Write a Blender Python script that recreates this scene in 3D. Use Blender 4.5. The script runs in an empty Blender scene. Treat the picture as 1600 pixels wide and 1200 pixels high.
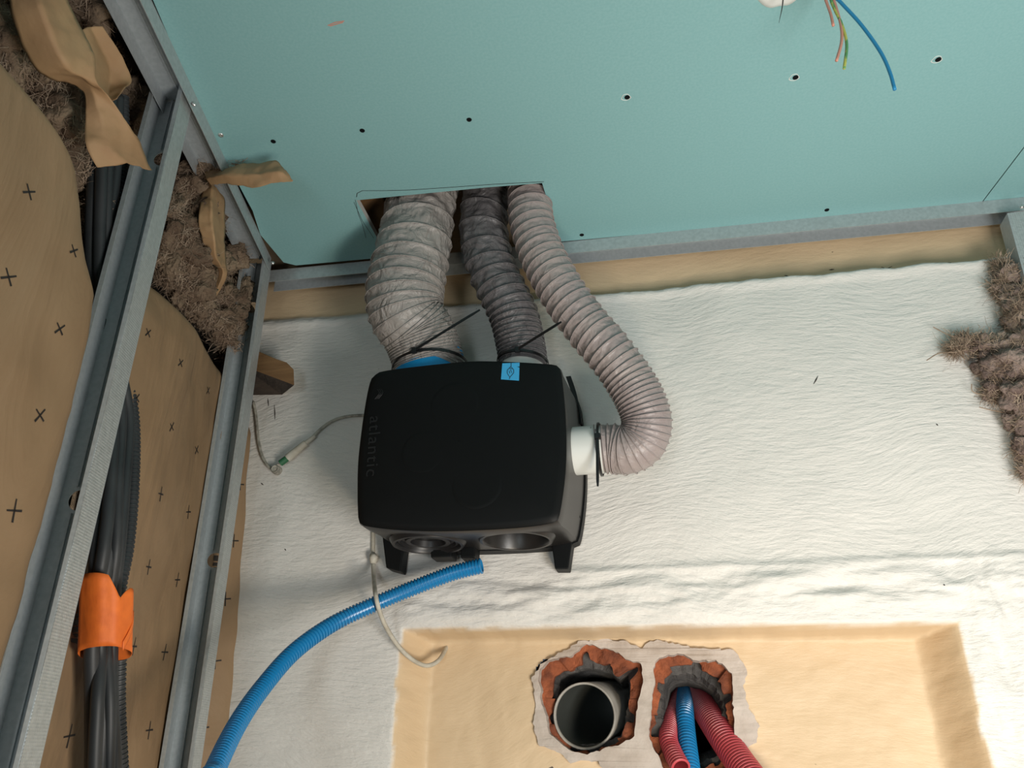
import bpy, bmesh, math, random
import numpy as np
from mathutils import Vector, noise, Matrix
from mathutils.geometry import tessellate_polygon

random.seed(7)
PI = math.pi
S = bpy.context.scene
COL = S.collection

# ------------------------------------------------------------------ camera
F = 1200.0
def _n(v):
    v = np.array(v, float); return v / np.linalg.norm(v)
_Z = _n([20, 2450, -F])
_X = _n([5941, 307, F]); _X = _n(_X - _Z * _X.dot(_Z))
_Y = np.cross(_Z, _X)
R = np.array([_X, _Y, _Z])
CAM = np.array([0.0, -1.25, 0.0])
cd = bpy.data.cameras.new('camera'); cam = bpy.data.objects.new('camera', cd); COL.objects.link(cam)
cd.sensor_width = 36; cd.lens = 27; cd.clip_start = 0.02
m4 = Matrix.Identity(4)
for i in range(3):
    for j in range(3): m4[i][j] = R[i][j]
    m4[i][3] = CAM[i]
cam.matrix_world = m4
S.camera = cam

# ------------------------------------------------------------------ light
S.view_settings.view_transform = 'Standard'; S.view_settings.look = 'None'
S.view_settings.gamma = 1.0; S.view_settings.use_curve_mapping = False
S.view_settings.exposure = 0.28
w = bpy.data.worlds.new('world'); S.world = w; w.use_nodes = True
w.node_tree.nodes['Background'].inputs[0].default_value = (0.80, 0.90, 1.0, 1)
w.node_tree.nodes['Background'].inputs[1].default_value = 0.075

def area(name, loc, target, size, size_y, power, color, spread=180):
    l = bpy.data.lights.new(name, 'AREA'); l.shape = 'RECTANGLE'; l.size = size; l.size_y = size_y
    l.energy = power; l.color = color; l.spread = math.radians(spread)
    o = bpy.data.objects.new(name, l); COL.objects.link(o); o.location = loc
    o.rotation_euler = (Vector(target) - Vector(loc)).to_track_quat('-Z', 'Y').to_euler()
    return o
area('doorway_daylight', (-0.30, -2.6, -0.25), (0.3, 0.0, 0.5), 0.35, 0.7, 6.5, (0.84, 0.95, 1.0))
area('right_key_light', (0.60, -1.05, -0.40), (0.42, 0.0, 0.5), 0.40, 0.5, 13.5, (1.0, 0.975, 0.935))  # unseen soft key light low at the right
area('work_lamp', (0.15, -0.72, -0.30), (0.14, 0.0, 0.10), 0.12, 0.12, 2.9, (1.0, 0.84, 0.64))

# ------------------------------------------------------------------ pixel to world helpers
def ray(px, py): return R @ np.array([px - 800.0, 600.0 - py, -F])
def onY(px, py, y):
    d = ray(px, py); p = CAM + d * (y - CAM[1]) / d[1]; return Vector(p)
def onZ(px, py, z):
    d = ray(px, py); p = CAM + d * (z - CAM[2]) / d[2]; return Vector(p)
L0 = np.array([-0.785, 0.0]); LD = _n([0.085, -0.69]); LN = np.array([-LD[1], LD[0]])
def onL(px, py, off=0.0):
    d = ray(px, py); p0 = L0 + LN * off
    t = (p0 - CAM[:2]).dot(LN) / d[:2].dot(LN)
    return Vector(CAM + d * t)
def Lsz(v): return ((np.array([v[0], v[1]]) - L0).dot(LD), v[2])
def Lp(s, z, off):
    p = L0 + LD * s + LN * off; return Vector((p[0], p[1], z))
def lerp(a, b, t): return a + (b - a) * t
def sstep(a, b, x):
    t = min(1, max(0, (x - a) / (b - a))); return t * t * (3 - 2 * t)

# ------------------------------------------------------------------ mesh helpers
ORG = {}
def link(o): COL.objects.link(o); return o
def tag(o, label=None, cat=None, group=None, kind=None):
    if label: o['label'] = label
    if cat: o['category'] = cat
    if group: o['group'] = group
    if kind: o['kind'] = kind
    return o
def thing(name, label, cat, loc=(0, 0, 0), group=None):
    o = link(bpy.data.objects.new(name, None)); o.location = loc; o.empty_display_size = 0.02
    ORG[o.name] = Vector(loc)
    return tag(o, label, cat, group)
class MB:
    def __init__(s): s.v = []; s.f = []
    def add(s, vs, fs):
        n = len(s.v); s.v += [Vector(v) for v in vs]; s.f += [tuple(i + n for i in f) for f in fs]
    def hexa(s, a):
        s.add(a, [(0, 3, 2, 1), (4, 5, 6, 7), (0, 1, 5, 4), (1, 2, 6, 5), (2, 3, 7, 6), (3, 0, 4, 7)])
    def box(s, lo, hi):
        x0, y0, z0 = lo; x1, y1, z1 = hi
        s.hexa([(x0, y0, z0), (x1, y0, z0), (x1, y1, z0), (x0, y1, z0), (x0, y0, z1), (x1, y0, z1), (x1, y1, z1), (x0, y1, z1)])
    def grid(s, P, closed=False):
        r = len(P); c = len(P[0]); vs = [p for row in P for p in row]; fs = []
        for i in range(r - 1):
            for j in range(c if closed else c - 1):
                k = (j + 1) % c
                fs.append((i * c + j, i * c + k, (i + 1) * c + k, (i + 1) * c + j))
        s.add(vs, fs)
    def tube(s, path, rad, seg=12, caps=True):
        path = [Vector(p) for p in path]; T = tangents(path); fr = frames(T)
        rows = []
        for i, p in enumerate(path):
            r = rad(i / (len(path) - 1)) if callable(rad) else rad
            a, b = fr[i]
            rows.append([p + (a * math.cos(t) + b * math.sin(t)) * r for t in [2 * PI * k / seg for k in range(seg)]])
        s.grid(rows, True)
        if caps:
            n = len(s.v); c = seg; st = n - len(rows) * c
            s.f.append(tuple(range(st + c - 1, st - 1, -1))); s.f.append(tuple(range(n - c, n)))
    def build(s, name, mat, parent=None, smooth=False, loc=None, bevel=0, solid=0, subsurf=0, angle=None):
        me = bpy.data.meshes.new(name)
        if parent is not None: org = ORG[parent.name]
        elif loc is not None: org = Vector(loc)
        else:
            a = np.array([tuple(v) for v in s.v]); org = Vector(((a[:, 0].min() + a[:, 0].max()) / 2, (a[:, 1].min() + a[:, 1].max()) / 2, a[:, 2].min()))
        me.from_pydata([v - org for v in s.v], [], s.f); me.validate()
        o = link(bpy.data.objects.new(name, me)); ORG[o.name] = org
        if parent is not None: o.parent = parent
        else: o.location = org
        bm = bmesh.new(); bm.from_mesh(me); bmesh.ops.recalc_face_normals(bm, faces=bm.faces)
        if bevel: bmesh.ops.bevel(bm, geom=[e for e in bm.edges if len(e.link_faces) == 2 and e.calc_face_angle(0) > 0.5], offset=bevel, segments=2, affect='EDGES', profile=0.6, clamp_overlap=True)
        bm.to_mesh(me); bm.free()
        if mat: me.materials.append(mat)
        if smooth:
            for p in me.polygons: p.use_smooth = True
            if angle: me.set_sharp_from_angle(angle=angle)
        if solid:
            md = o.modifiers.new('solid', 'SOLIDIFY'); md.thickness = solid; md.offset = 0
        if subsurf:
            md = o.modifiers.new('sub', 'SUBSURF'); md.levels = subsurf; md.render_levels = subsurf
        return o
def tangents(P):
    T = []
    for i in range(len(P)):
        a = P[max(0, i - 1)]; b = P[min(len(P) - 1, i + 1)]
        t = (b - a); T.append(t.normalized() if t.length > 1e-9 else Vector((0, 0, 1)))
    return T
def frames(T):
    up = Vector((0, -1, 0)) if abs(T[0].y) < 0.9 else Vector((1, 0, 0))
    a = (up - T[0] * up.dot(T[0])).normalized(); out = []
    for t in T:
        a = (a - t * a.dot(t)).normalized(); out.append((a, t.cross(a)))
    return out
def catmull(P, step=0.003):
    P = [Vector(p) for p in P]; Q = [P[0] * 2 - P[1]] + P + [P[-1] * 2 - P[-2]]; out = []
    for i in range(1, len(Q) - 2):
        p0, p1, p2, p3 = Q[i - 1:i + 3]; n = max(4, int((p2 - p1).length / 0.002))
        for k in range(n):
            t = k / n
            out.append(0.5 * ((2 * p1) + (p2 - p0) * t + (2 * p0 - 5 * p1 + 4 * p2 - p3) * t * t + (3 * p1 - p0 - 3 * p2 + p3) * t ** 3))
    out.append(P[-1])
    # resample by arc length
    d = [0.0]
    for a, b in zip(out, out[1:]): d.append(d[-1] + (b - a).length)
    n = max(2, int(d[-1] / step)); A = np.array([tuple(v) for v in out]); q = np.linspace(0, d[-1], n + 1)
    return [Vector((np.interp(t, d, A[:, 0]), np.interp(t, d, A[:, 1]), np.interp(t, d, A[:, 2]))) for t in q]
def plate(outer, holes, fn0, fn1, mb=None):
    """flat polygon with holes in 2D, mapped to two faces by fn0 and fn1"""
    mb = mb or MB(); loops = [outer] + holes
    tri = tessellate_polygon([[Vector((x, y, 0)) for x, y in l] for l in loops])
    pts = [p for l in loops for p in l]; n = len(pts)
    vs = [fn0(*p) for p in pts] + [fn1(*p) for p in pts]
    fs = [t for t in tri] + [(c + n, b + n, a + n) for a, b, c in tri]
    k = 0
    for l in loops:
        m = len(l)
        for i in range(m):
            j = (i + 1) % m; fs.append((k + i, k + j, k + j + n, k + i + n))
        k += m
    mb.add(vs, fs); return mb
def circ(cx, cy, r, n=24, ry=None): return [(cx + r * math.cos(2 * PI * i / n), cy + (ry or r) * math.sin(2 * PI * i / n)) for i in range(n)]
def nz(v, sc, o=4): return noise.fractal(Vector(v) * sc, 1.0, 2.0, o)

# ------------------------------------------------------------------ materials
def mat(name, col, rough=0.6, metal=0.0, col2=None, nscale=6, stretch=(1, 1, 1), bump=0, bscale=60, bstretch=(1, 1, 1), bdist=0.002, spec=0.5, detail=6, lo=0.35, hi=0.65, bdistort=0.0):
    m = bpy.data.materials.new(name); m.use_nodes = True; N = m.node_tree.nodes; K = m.node_tree.links
    b = N['Principled BSDF']; b.inputs['Base Color'].default_value = (*col, 1); b.inputs['Roughness'].default_value = rough
    b.inputs['Metallic'].default_value = metal; b.inputs['Specular IOR Level'].default_value = spec
    tc = N.new('ShaderNodeTexCoord')
    def nt(scale, st, det, dist=0.0):
        mp = N.new('ShaderNodeMapping'); K.new(tc.outputs['Object'], mp.inputs[0]); mp.inputs['Scale'].default_value = st
        t = N.new('ShaderNodeTexNoise'); K.new(mp.outputs[0], t.inputs['Vector']); t.inputs['Scale'].default_value = scale
        t.inputs['Detail'].default_value = det; t.inputs['Distortion'].default_value = dist; return t
    if col2:
        t = nt(nscale, stretch, detail); r = N.new('ShaderNodeMapRange'); K.new(t.outputs[0], r.inputs[0]); r.inputs[1].default_value = lo; r.inputs[2].default_value = hi
        mx = N.new('ShaderNodeMix'); mx.data_type = 'RGBA'; K.new(r.outputs[0], mx.inputs[0]); mx.inputs[6].default_value = (*col, 1); mx.inputs[7].default_value = (*col2, 1)
        K.new(mx.outputs[2], b.inputs['Base Color'])
    if bump:
        t = nt(bscale, bstretch, 6, bdistort); bp = N.new('ShaderNodeBump'); K.new(t.outputs[0], bp.inputs['Height']); bp.inputs['Strength'].default_value = bump; bp.inputs['Distance'].default_value = bdist
        K.new(bp.outputs[0], b.inputs['Normal'])
    return m
M = {}
M['board'] = mat('green_board_paper', (0.220, 0.435, 0.445), 0.85, col2=(0.245, 0.46, 0.47), nscale=260, detail=2, bump=0.15, bscale=420, bdist=0.0005)
M['core'] = mat('gypsum_core', (0.55, 0.55, 0.52), 0.9, bump=0.5, bscale=300)
M['steel'] = mat('galvanised_steel', (0.44, 0.48, 0.49), 0.42, 0.45, col2=(0.52, 0.56, 0.57), nscale=160, detail=4, bump=0.06, bscale=500, bdist=0.0004)
M['steel_in'] = mat('galvanised_steel_web', (0.40, 0.44, 0.46), 0.5, 0.35, col2=(0.46, 0.50, 0.52), nscale=160, detail=4, bump=0.06, bscale=400, bdist=0.0004)
M['kraft'] = mat('kraft_paper', (0.265, 0.170, 0.092), 0.62, col2=(0.300, 0.197, 0.110), nscale=9, bump=0.6, bscale=6.5, bdist=0.022, bstretch=(1, 1, .40), detail=8, bdistort=1.2)
M['kraft2'] = mat('kraft_paper_torn', (0.42, 0.27, 0.14), 0.7, col2=(0.34, 0.20, 0.10), nscale=14, bump=0.5, bscale=22, bdist=0.006)
M['wool'] = mat('mineral_wool', (0.15, 0.105, 0.075), 1.0, col2=(0.34, 0.26, 0.18), nscale=14, lo=.40, hi=.66, bump=1.0, bscale=150, bdist=0.008, spec=0.05)  # dark noise tone also stands in for shade in the wool's hollows
M['wool_g'] = mat('grey_mineral_wool', (0.16, 0.115, 0.10), 1.0, col2=(0.36, 0.28, 0.24), nscale=30, lo=.38, hi=.66, bump=1.0, bscale=150, bdist=0.008, spec=0.05)
M['fibre'] = mat('wool_fibre', (0.42, 0.33, 0.25), 0.9, col2=(0.24, 0.17, 0.12), nscale=40, spec=0.1)
M['black'] = mat('black_polystyrene', (0.0045, 0.0052, 0.0055), 0.50, bump=0.05, bscale=90, bdist=0.0006, spec=0.16)
M['black_side'] = mat('black_moulded_body', (0.013, 0.012, 0.0115), 0.36, bump=0.12, bscale=200, bdist=0.0005, spec=0.5)
M['black_in'] = mat('black_port', (0.01, 0.01, 0.011), 0.4, spec=0.4)
M['print'] = mat('black_raised_print', (0.008, 0.009, 0.010), 0.45)
M['ink'] = mat('black_ink', (0.022, 0.017, 0.015), 0.6)
M['tie'] = mat('black_nylon', (0.006, 0.006, 0.007), 0.35)
M['cable'] = mat('black_conduit', (0.020, 0.024, 0.027), 0.52, col2=(0.034, 0.038, 0.042), nscale=14, spec=0.5)
M['white'] = mat('white_plastic', (0.66, 0.68, 0.65), 0.42)
M['blue'] = mat('blue_plastic', (0.0, 0.235, 0.52), 0.45)
M['tag'] = mat('blue_label', (0.045, 0.36, 0.66), 0.6)
M['conduit'] = mat('blue_conduit', (0.010, 0.20, 0.46), 0.30, spec=0.6)
M['red'] = mat('red_conduit', (0.46, 0.055, 0.07), 0.38)
M['orange'] = mat('orange_tape', (0.86, 0.19, 0.025), 0.6, col2=(0.74, 0.15, 0.02), nscale=60, bump=0.5, bscale=60, bstretch=(1, 1, .2), bdist=0.002)
M['duct1'] = mat('duct_beige_grey', (0.315, 0.295, 0.275), 0.36, col2=(0.27, 0.25, 0.235), nscale=12, bump=0.8, bscale=26, bdist=0.010, bdistort=2.2, detail=3)
M['duct2'] = mat('duct_dark_grey', (0.125, 0.118, 0.122), 0.36, col2=(0.105, 0.10, 0.103), nscale=12, bump=0.7, bscale=32, bdist=0.008, bdistort=2.0)
M['duct3'] = mat('duct_pink_grey', (0.335, 0.29, 0.275), 0.38, col2=(0.30, 0.255, 0.25), nscale=14, bump=0.5, bscale=45, bdist=0.006, bdistort=1.6)
M['brick'] = mat('terracotta', (0.33, 0.10, 0.045), 0.95, col2=(0.15, 0.05, 0.028), nscale=45, bump=1.0, bscale=45, bdist=0.012, spec=0.2)
M['mortar'] = mat('shade_darkened_mortar', (0.10, 0.096, 0.092), 1.0, col2=(0.045, 0.043, 0.042), nscale=25, bump=1, bscale=70, bdist=0.006)  # mortar grey darkened to deepen the shadow inside the openings
M['shaft'] = mat('painted_dark_cavity', (0.02, 0.019, 0.018), 1.0)  # near-black colour painted for the unlit depth of the cavity
M['patch'] = mat('grey_white_plaster', (0.52, 0.46, 0.41), 0.95, col2=(0.42, 0.36, 0.31), nscale=25, bump=0.9, bscale=35, bdist=0.006)
M['pvc'] = mat('grey_white_pipe', (0.36, 0.345, 0.31), 0.5, col2=(0.26, 0.245, 0.22), nscale=30)
M['pvc_in'] = mat('pipe_inside_shade', (0.045, 0.05, 0.045), 0.6)  # inside of the grey white pipe, its shade painted into the colour
M['wood'] = mat('wood', (0.235, 0.13, 0.055), 0.75, col2=(0.16, 0.085, 0.035), nscale=10, stretch=(1, 1, 12), bump=0.3, bscale=40, bstretch=(1, 1, 8))
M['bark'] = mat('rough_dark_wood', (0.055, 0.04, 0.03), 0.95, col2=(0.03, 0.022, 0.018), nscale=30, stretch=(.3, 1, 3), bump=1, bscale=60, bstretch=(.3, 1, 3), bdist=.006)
M['cord'] = mat('painted_cord', (0.52, 0.50, 0.43), 0.7, col2=(0.40, 0.37, 0.30), nscale=60, bump=0.5, bscale=150)
M['oldcord'] = mat('worn_painted_cable', (0.42, 0.40, 0.34), 0.8, col2=(0.13, 0.12, 0.10), nscale=70, lo=.42, hi=.7, bump=0.6, bscale=150)
M['green'] = mat('green_plastic', (0.02, 0.12, 0.05), 0.5)
M['w_pink'] = mat('pink_wire', (0.62, 0.27, 0.20), 0.45)
M['w_yg'] = mat('yellow_green_wire', (0.52, 0.52, 0.10), 0.45, col2=(0.10, 0.30, 0.10), nscale=30, lo=.48, hi=.52)
M['w_blue'] = mat('blue_wire', (0.02, 0.24, 0.48), 0.4)
M['screw'] = mat('black_screw', (0.006, 0.007, 0.008), 0.9, spec=0.1)
M['zinc'] = mat('bright_screw', (0.6, 0.6, 0.58), 0.3, 0.8)
M['concrete'] = mat('grey_concrete', (0.30, 0.29, 0.27), 0.95, col2=(0.24, 0.23, 0.22), nscale=5, bump=.4, bscale=40)
M['dim'] = mat('shade_dark_masonry', (0.045, 0.04, 0.036), 1.0)  # darkness of the hidden spaces above and behind put into the colour

def knurl(m, sc):
    N = m.node_tree.nodes; K = m.node_tree.links; b = N['Principled BSDF']
    tc = [n for n in N if n.type == 'TEX_COORD'][0]
    v = N.new('ShaderNodeTexVoronoi'); v.inputs['Scale'].default_value = sc; v.inputs['Randomness'].default_value = 0.05
    K.new(tc.outputs['Object'], v.inputs['Vector'])
    bp = N.new('ShaderNodeBump'); bp.inputs['Strength'].default_value = 0.7; bp.inputs['Distance'].default_value = 0.0012; K.new(v.outputs['Distance'], bp.inputs['Height'])
    K.new(bp.outputs[0], b.inputs['Normal'])
M['knurl'] = mat('knurled_galvanised_steel', (0.44, 0.47, 0.47), 0.45, 0.45, col2=(0.52, 0.55, 0.55), nscale=160); knurl(M['knurl'], 300)

def wall_mat():
    m = bpy.data.materials.new('rough_painted_plaster'); m.use_nodes = True; N = m.node_tree.nodes; K = m.node_tree.links
    b = N['Principled BSDF']; b.inputs['Specular IOR Level'].default_value = 0.35
    at = N.new('ShaderNodeAttribute'); at.attribute_name = 'bare'
    tc = N.new('ShaderNodeTexCoord')
    def nt(scale, st, det=5, dist=0):
        mp = N.new('ShaderNodeMapping'); K.new(tc.outputs['Object'], mp.inputs[0]); mp.inputs['Scale'].default_value = st
        t = N.new('ShaderNodeTexNoise'); K.new(mp.outputs[0], t.inputs['Vector']); t.inputs['Scale'].default_value = scale; t.inputs['Detail'].default_value = det; t.inputs['Distortion'].default_value = dist; return t
    def mix(f, a, c):
        x = N.new('ShaderNodeMix'); x.data_type = 'RGBA'
        if hasattr(f, 'links'): K.new(f, x.inputs[0])
        else: x.inputs[0].default_value = f
        for k, q in ((6, a), (7, c)):
            if hasattr(q, 'links'): K.new(q, x.inputs[k])
            else: x.inputs[k].default_value = (*q, 1)
        return x.outputs[2]
    n1 = nt(7, (1, 1, 1)); n2 = nt(4, (1, 1, 1))
    white = mix(n1.outputs[0], (0.66, 0.645, 0.605), (0.73, 0.71, 0.67))
    beige = mix(n2.outputs[0], (0.56, 0.425, 0.265), (0.68, 0.52, 0.34))
    col = mix(at.outputs['Fac'], white, beige)
    sp = nt(45, (1, 1, 1), 2); r = N.new('ShaderNodeMapRange'); K.new(sp.outputs[0], r.inputs[0]); r.inputs[1].default_value = 0.775; r.inputs[2].default_value = 0.79
    col = mix(r.outputs[0], col, (0.10, 0.08, 0.06))
    K.new(col, b.inputs['Base Color'])
    rr = N.new('ShaderNodeMapRange'); K.new(at.outputs['Fac'], rr.inputs[0]); rr.inputs[3].default_value = 0.50; rr.inputs[4].default_value = 0.5; K.new(rr.outputs[0], b.inputs['Roughness'])
    # brushed, trowelled relief: strokes that wander in direction
    def brushed():
        lo = nt(3.2, (1, 1, 1), 1); sub = N.new('ShaderNodeVectorMath'); sub.operation = 'SUBTRACT'; K.new(lo.outputs['Color'], sub.inputs[0]); sub.inputs[1].default_value = (.5, .5, .5)
        mul = N.new('ShaderNodeVectorMath'); mul.operation = 'MULTIPLY'; K.new(sub.outputs[0], mul.inputs[0]); mul.inputs[1].default_value = (.10, 0, .14)
        ad = N.new('ShaderNodeVectorMath'); ad.operation = 'ADD'; K.new(tc.outputs['Object'], ad.inputs[0]); K.new(mul.outputs[0], ad.inputs[1])
        mp = N.new('ShaderNodeMapping'); K.new(ad.outputs[0], mp.inputs[0]); mp.inputs['Scale'].default_value = (1.5, 1, 6.0)
        t = N.new('ShaderNodeTexNoise'); K.new(mp.outputs[0], t.inputs['Vector']); t.inputs['Scale'].default_value = 21; t.inputs['Detail'].default_value = 5; t.inputs['Roughness'].default_value = 0.6; return t
    s1 = brushed(); s2 = nt(150, (1, 1, 1.3), 3); s3 = nt(5, (1, 1, 2), 3, 0.5)
    def math_(op, a, c):
        x = N.new('ShaderNodeMath'); x.operation = op
        for k, q in ((0, a), (1, c)):
            if hasattr(q, 'links'): K.new(q, x.inputs[k])
            else: x.inputs[k].default_value = q
        return x.outputs[0]
    h = math_('ADD', math_('MULTIPLY', s1.outputs[0], 1.0), math_('MULTIPLY', s2.outputs[0], 0.22))
    h = math_('ADD', h, math_('MULTIPLY', s3.outputs[0], 1.5))
    att = N.new('ShaderNodeMapRange'); K.new(at.outputs['Fac'], att.inputs[0]); att.inputs[3].default_value = 1.0; att.inputs[4].default_value = 0.35
    bp = N.new('ShaderNodeBump'); K.new(h, bp.inputs['Height']); K.new(att.outputs[0], bp.inputs['Strength']); bp.inputs['Distance'].default_value = 0.0030
    K.new(bp.outputs[0], b.inputs['Normal'])
    return m
M['wall'] = wall_mat()

# ================================================================== SETTING
ZC = 0.901; FLOOR = -1.55; TOP = 1.16
ND = 0.07                                     # depth of the niche
def poly(pts, y): return [(onY(a, b, y).x, onY(a, b, y).z) for a, b in pts]
def inside(p, P):
    x, y = p; c = False; n = len(P)
    for i in range(n):
        x1, y1 = P[i]; x2, y2 = P[i - 1]
        if (y1 > y) != (y2 > y) and x < (x2 - x1) * (y - y1) / (y2 - y1) + x1: c = not c
    return c
def jag(P, n, amp, seed=0):
    """resample a closed outline to n points with a broken edge"""
    Q = P + [P[0]]; d = [0]
    for a, b in zip(Q, Q[1:]): d.append(d[-1] + math.hypot(b[0] - a[0], b[1] - a[1]))
    xs = [q[0] for q in Q]; ys = [q[1] for q in Q]; cx = sum(x for x, _ in P) / len(P); cy = sum(y for _, y in P) / len(P); out = []
    for k in range(n):
        t = d[-1] * k / n; x = np.interp(t, d, xs); y = np.interp(t, d, ys); v = Vector((x - cx, y - cy)); v.normalize()
        a = amp * (nz((x, y, seed), 55, 3) + 0.5 * nz((x, y, seed + 9), 160, 2))
        out.append((x + v.x * a, y + v.y * a))
    return out
BR1 = poly([(843,1045),(855,1035),(878,1028),(895,1025),(915,1009),(941,1012),(967,1020),(978,1033),(1003,1036),(1004,1082),(996,1111),(991,1151),(970,1163),(918,1177),(895,1174),(863,1151),(852,1111),(845,1088)], ND)
IN1 = poly([(869,1059),(881,1049),(909,1039),(950,1042),(967,1059),(981,1051),(984,1077),(978,1122),(970,1151),(935,1163),(892,1166),(866,1137),(863,1099)], ND)
BR2 = poly([(1021,1045),(1024,1033),(1047,1023),(1070,1025),(1090,1033),(1116,1033),(1144,1053),(1145,1094),(1148,1148),(1140,1197),(1130,1225),(1060,1232),(1033,1190),(1014,1151),(1016,1111),(1024,1071)], ND)
IN2 = poly([(1033,1059),(1045,1045),(1070,1041),(1102,1051),(1125,1068),(1136,1094),(1136,1122),(1143,1148),(1125,1190),(1085,1205),(1050,1190),(1027,1148),(1026,1100)], ND)
PATCH = poly([(833,1059),(849,1036),(872,1022),(892,1013),(915,1002),(930,1004),(952,1000),(984,1007),(1004,1012),(1010,1001),(1033,1003),(1090,1013),(1142,1016),(1165,1039),(1162,1071),(1174,1111),(1185,1134),(1182,1157),(1162,1171),(1158,1215),(1100,1250),(980,1240),(935,1190),(889,1189),(846,1163),(836,1130),(838,1095)], ND)

ztx = [onY(a, b, 0.01) for a, b in [(300, 512), (415, 505), (600, 490), (1000, 455), (1250, 430), (1535, 405), (1700, 395)]]
def ztop(x): return np.interp(x, [p.x for p in ztx], [p.z for p in ztx])
xl = -0.444; xr = 0.400
inl = onY(676, 1050, ND).x; inr = onY(1440, 1070, ND).x
def wall_h(x, z):
    """relief of the back wall (positive is into the wall) and the share of bare plaster"""
    n1 = nz((x, z, 0.3), 5, 3); n2 = nz((x, z, 4.3), 26, 4)
    y = 0.004 * n1; bare = 0.0
    zt_ = ztop(x) + 0.004 * n2
    k = sstep(-0.010, 0.012, z - zt_)
    y += k * np.interp(x, [-0.8, 0.0, 0.6], [0.006, 0.022, 0.036]); bare = max(bare, sstep(-0.004, 0.006, z - zt_ + 0.003 * n2))
    y -= 0.005 * math.exp(-((z - zt_ + 0.014) / 0.010) ** 2)
    # niche
    zn = np.interp(x, [-0.44, 0.4], [0.194, 0.184]) + 0.002 * n2
    wl = inl - xl; wr = xr - inr
    a = min((x - xl + 0.003 * n2) / wl, (xr - x + 0.003 * n2) / wr, (zn - z) / 0.014)
    rz = max(0, zn - z)
    rx = min(x - xl, xr - x)
    y += ND * sstep(0.0, 1.0, a)**0.75
    ed = min(x - xl + 0.006 * n2, xr - x + 0.006 * n2, zn - z)
    bare = max(bare, sstep(-0.001, 0.003, ed))
    # rough trowelled band above the niche
    bnd = math.exp(-((z - 0.235) / 0.035) ** 2) * sstep(-0.48, -0.40, x) * (1 - sstep(0.55, 0.65, x)) * (1 if ed < 0 else 0)
    y -= bnd * (0.007 + 0.011 * nz((x * 0.5, z * 1.9, 2), 19, 5)) * (1 - sstep(-0.0035, 0.0, ed) * 0.8)
    y -= 0.010 * math.exp(-((z - 0.275) / 0.006) ** 2) * sstep(-0.2, -0.1, x) * 0.35
    side = math.exp(-((x - 0.45) / 0.05) ** 2) * (1 - sstep(0.25, 0.3, z))
    if ed < 0: y -= side * 0.008 * nz((x * 2, z * 0.7, 7), 18, 4)
    if y > 0.02 and ed > 0: y += 0.0015 * n2 + 0.002 * nz((x, z, 8), 7, 2)
    return y, bare
XW0, XW1 = -1.05, 0.86
xs = np.concatenate([np.arange(XW0, -0.8, 0.02), np.arange(-0.8, 0.66, 0.0038), np.arange(0.66, XW1 + .01, 0.02)])
zs = np.concatenate([np.arange(FLOOR, -0.12, 0.03), np.arange(-0.12, 0.93, 0.0038), np.arange(0.93, TOP + .01, 0.03)])
vs = []; bare = []; fs = []
BR1c = jag(BR1, 90, 0.0, 1); nx = len(xs)
def shrink(P, k):
    cx = sum(p[0] for p in P) / len(P); cy = sum(p[1] for p in P) / len(P); return [(cx + (x - cx) * k, cy + (y - cy) * k) for x, y in P]
C1 = shrink(BR1, 1.04); C2 = shrink(BR2, 1.04)
cut = []
for z in zs:
    for x in xs:
        y, b = wall_h(x, z); vs.append((x, y, z)); bare.append(b)
        cut.append((-0.3 < x < 0.2 and z < 0.2) and (inside((x, z), C1) or inside((x, z), C2)))
for i in range(len(zs) - 1):
    for j in range(nx - 1):
        q = (i * nx + j, i * nx + j + 1, (i + 1) * nx + j + 1, (i + 1) * nx + j)
        if not any(cut[k] for k in q): fs.append(q)
me = bpy.data.meshes.new('wall_back'); me.from_pydata(vs, [], fs)
at = me.attributes.new('bare', 'FLOAT', 'POINT'); at.data.foreach_set('value', bare)
me.polygons.foreach_set('use_smooth', [True] * len(me.polygons)); me.materials.append(M['wall'])
wall = link(bpy.data.objects.new('wall_back', me)); tag(wall, 'rough white painted back wall with bare beige plaster along its top and in the niche', kind='structure'); ORG[wall.name] = Vector((0, 0, 0))

# plaster patch round both openings, broken bricks, mortar lining
J1 = jag(BR1, 110, 0.0035, 1); J2 = jag(BR2, 110, 0.0035, 2); JP = jag(PATCH, 200, 0.006, 3)
def pf(x, z): return Vector((x, ND - 0.0085 - 0.0035 * nz((x, z, 1), 30, 3), z))
mb = plate(JP, [J1, J2], pf, lambda x, z: Vector((x, ND + 0.02, z)))
tag(mb.build('plaster_patch', M['patch'], wall), 'grey white filler plaster broken round the two openings')
def radial(P, n):
    cx = sum(p[0] for p in P) / len(P); cy = sum(p[1] for p in P) / len(P); return cx, cy
def polar(P, c, n):
    """distance of the outline from c for n directions"""
    out = []
    for k in range(n):
        a = 2 * PI * k / n; dx, dy = math.cos(a), math.sin(a); best = 0.01
        for i in range(len(P)):
            x1, y1 = P[i][0] - c[0], P[i][1] - c[1]; x2, y2 = P[i - 1][0] - c[0], P[i - 1][1] - c[1]
            den = dx * (y2 - y1) - dy * (x2 - x1)
            if abs(den) < 1e-12: continue
            t = (x1 * (y2 - y1) - y1 * (x2 - x1)) / den; u = (x1 * dy - y1 * dx) / den
            if 0 <= u <= 1 and t > best: best = t
        out.append(best)
    return out
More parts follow.
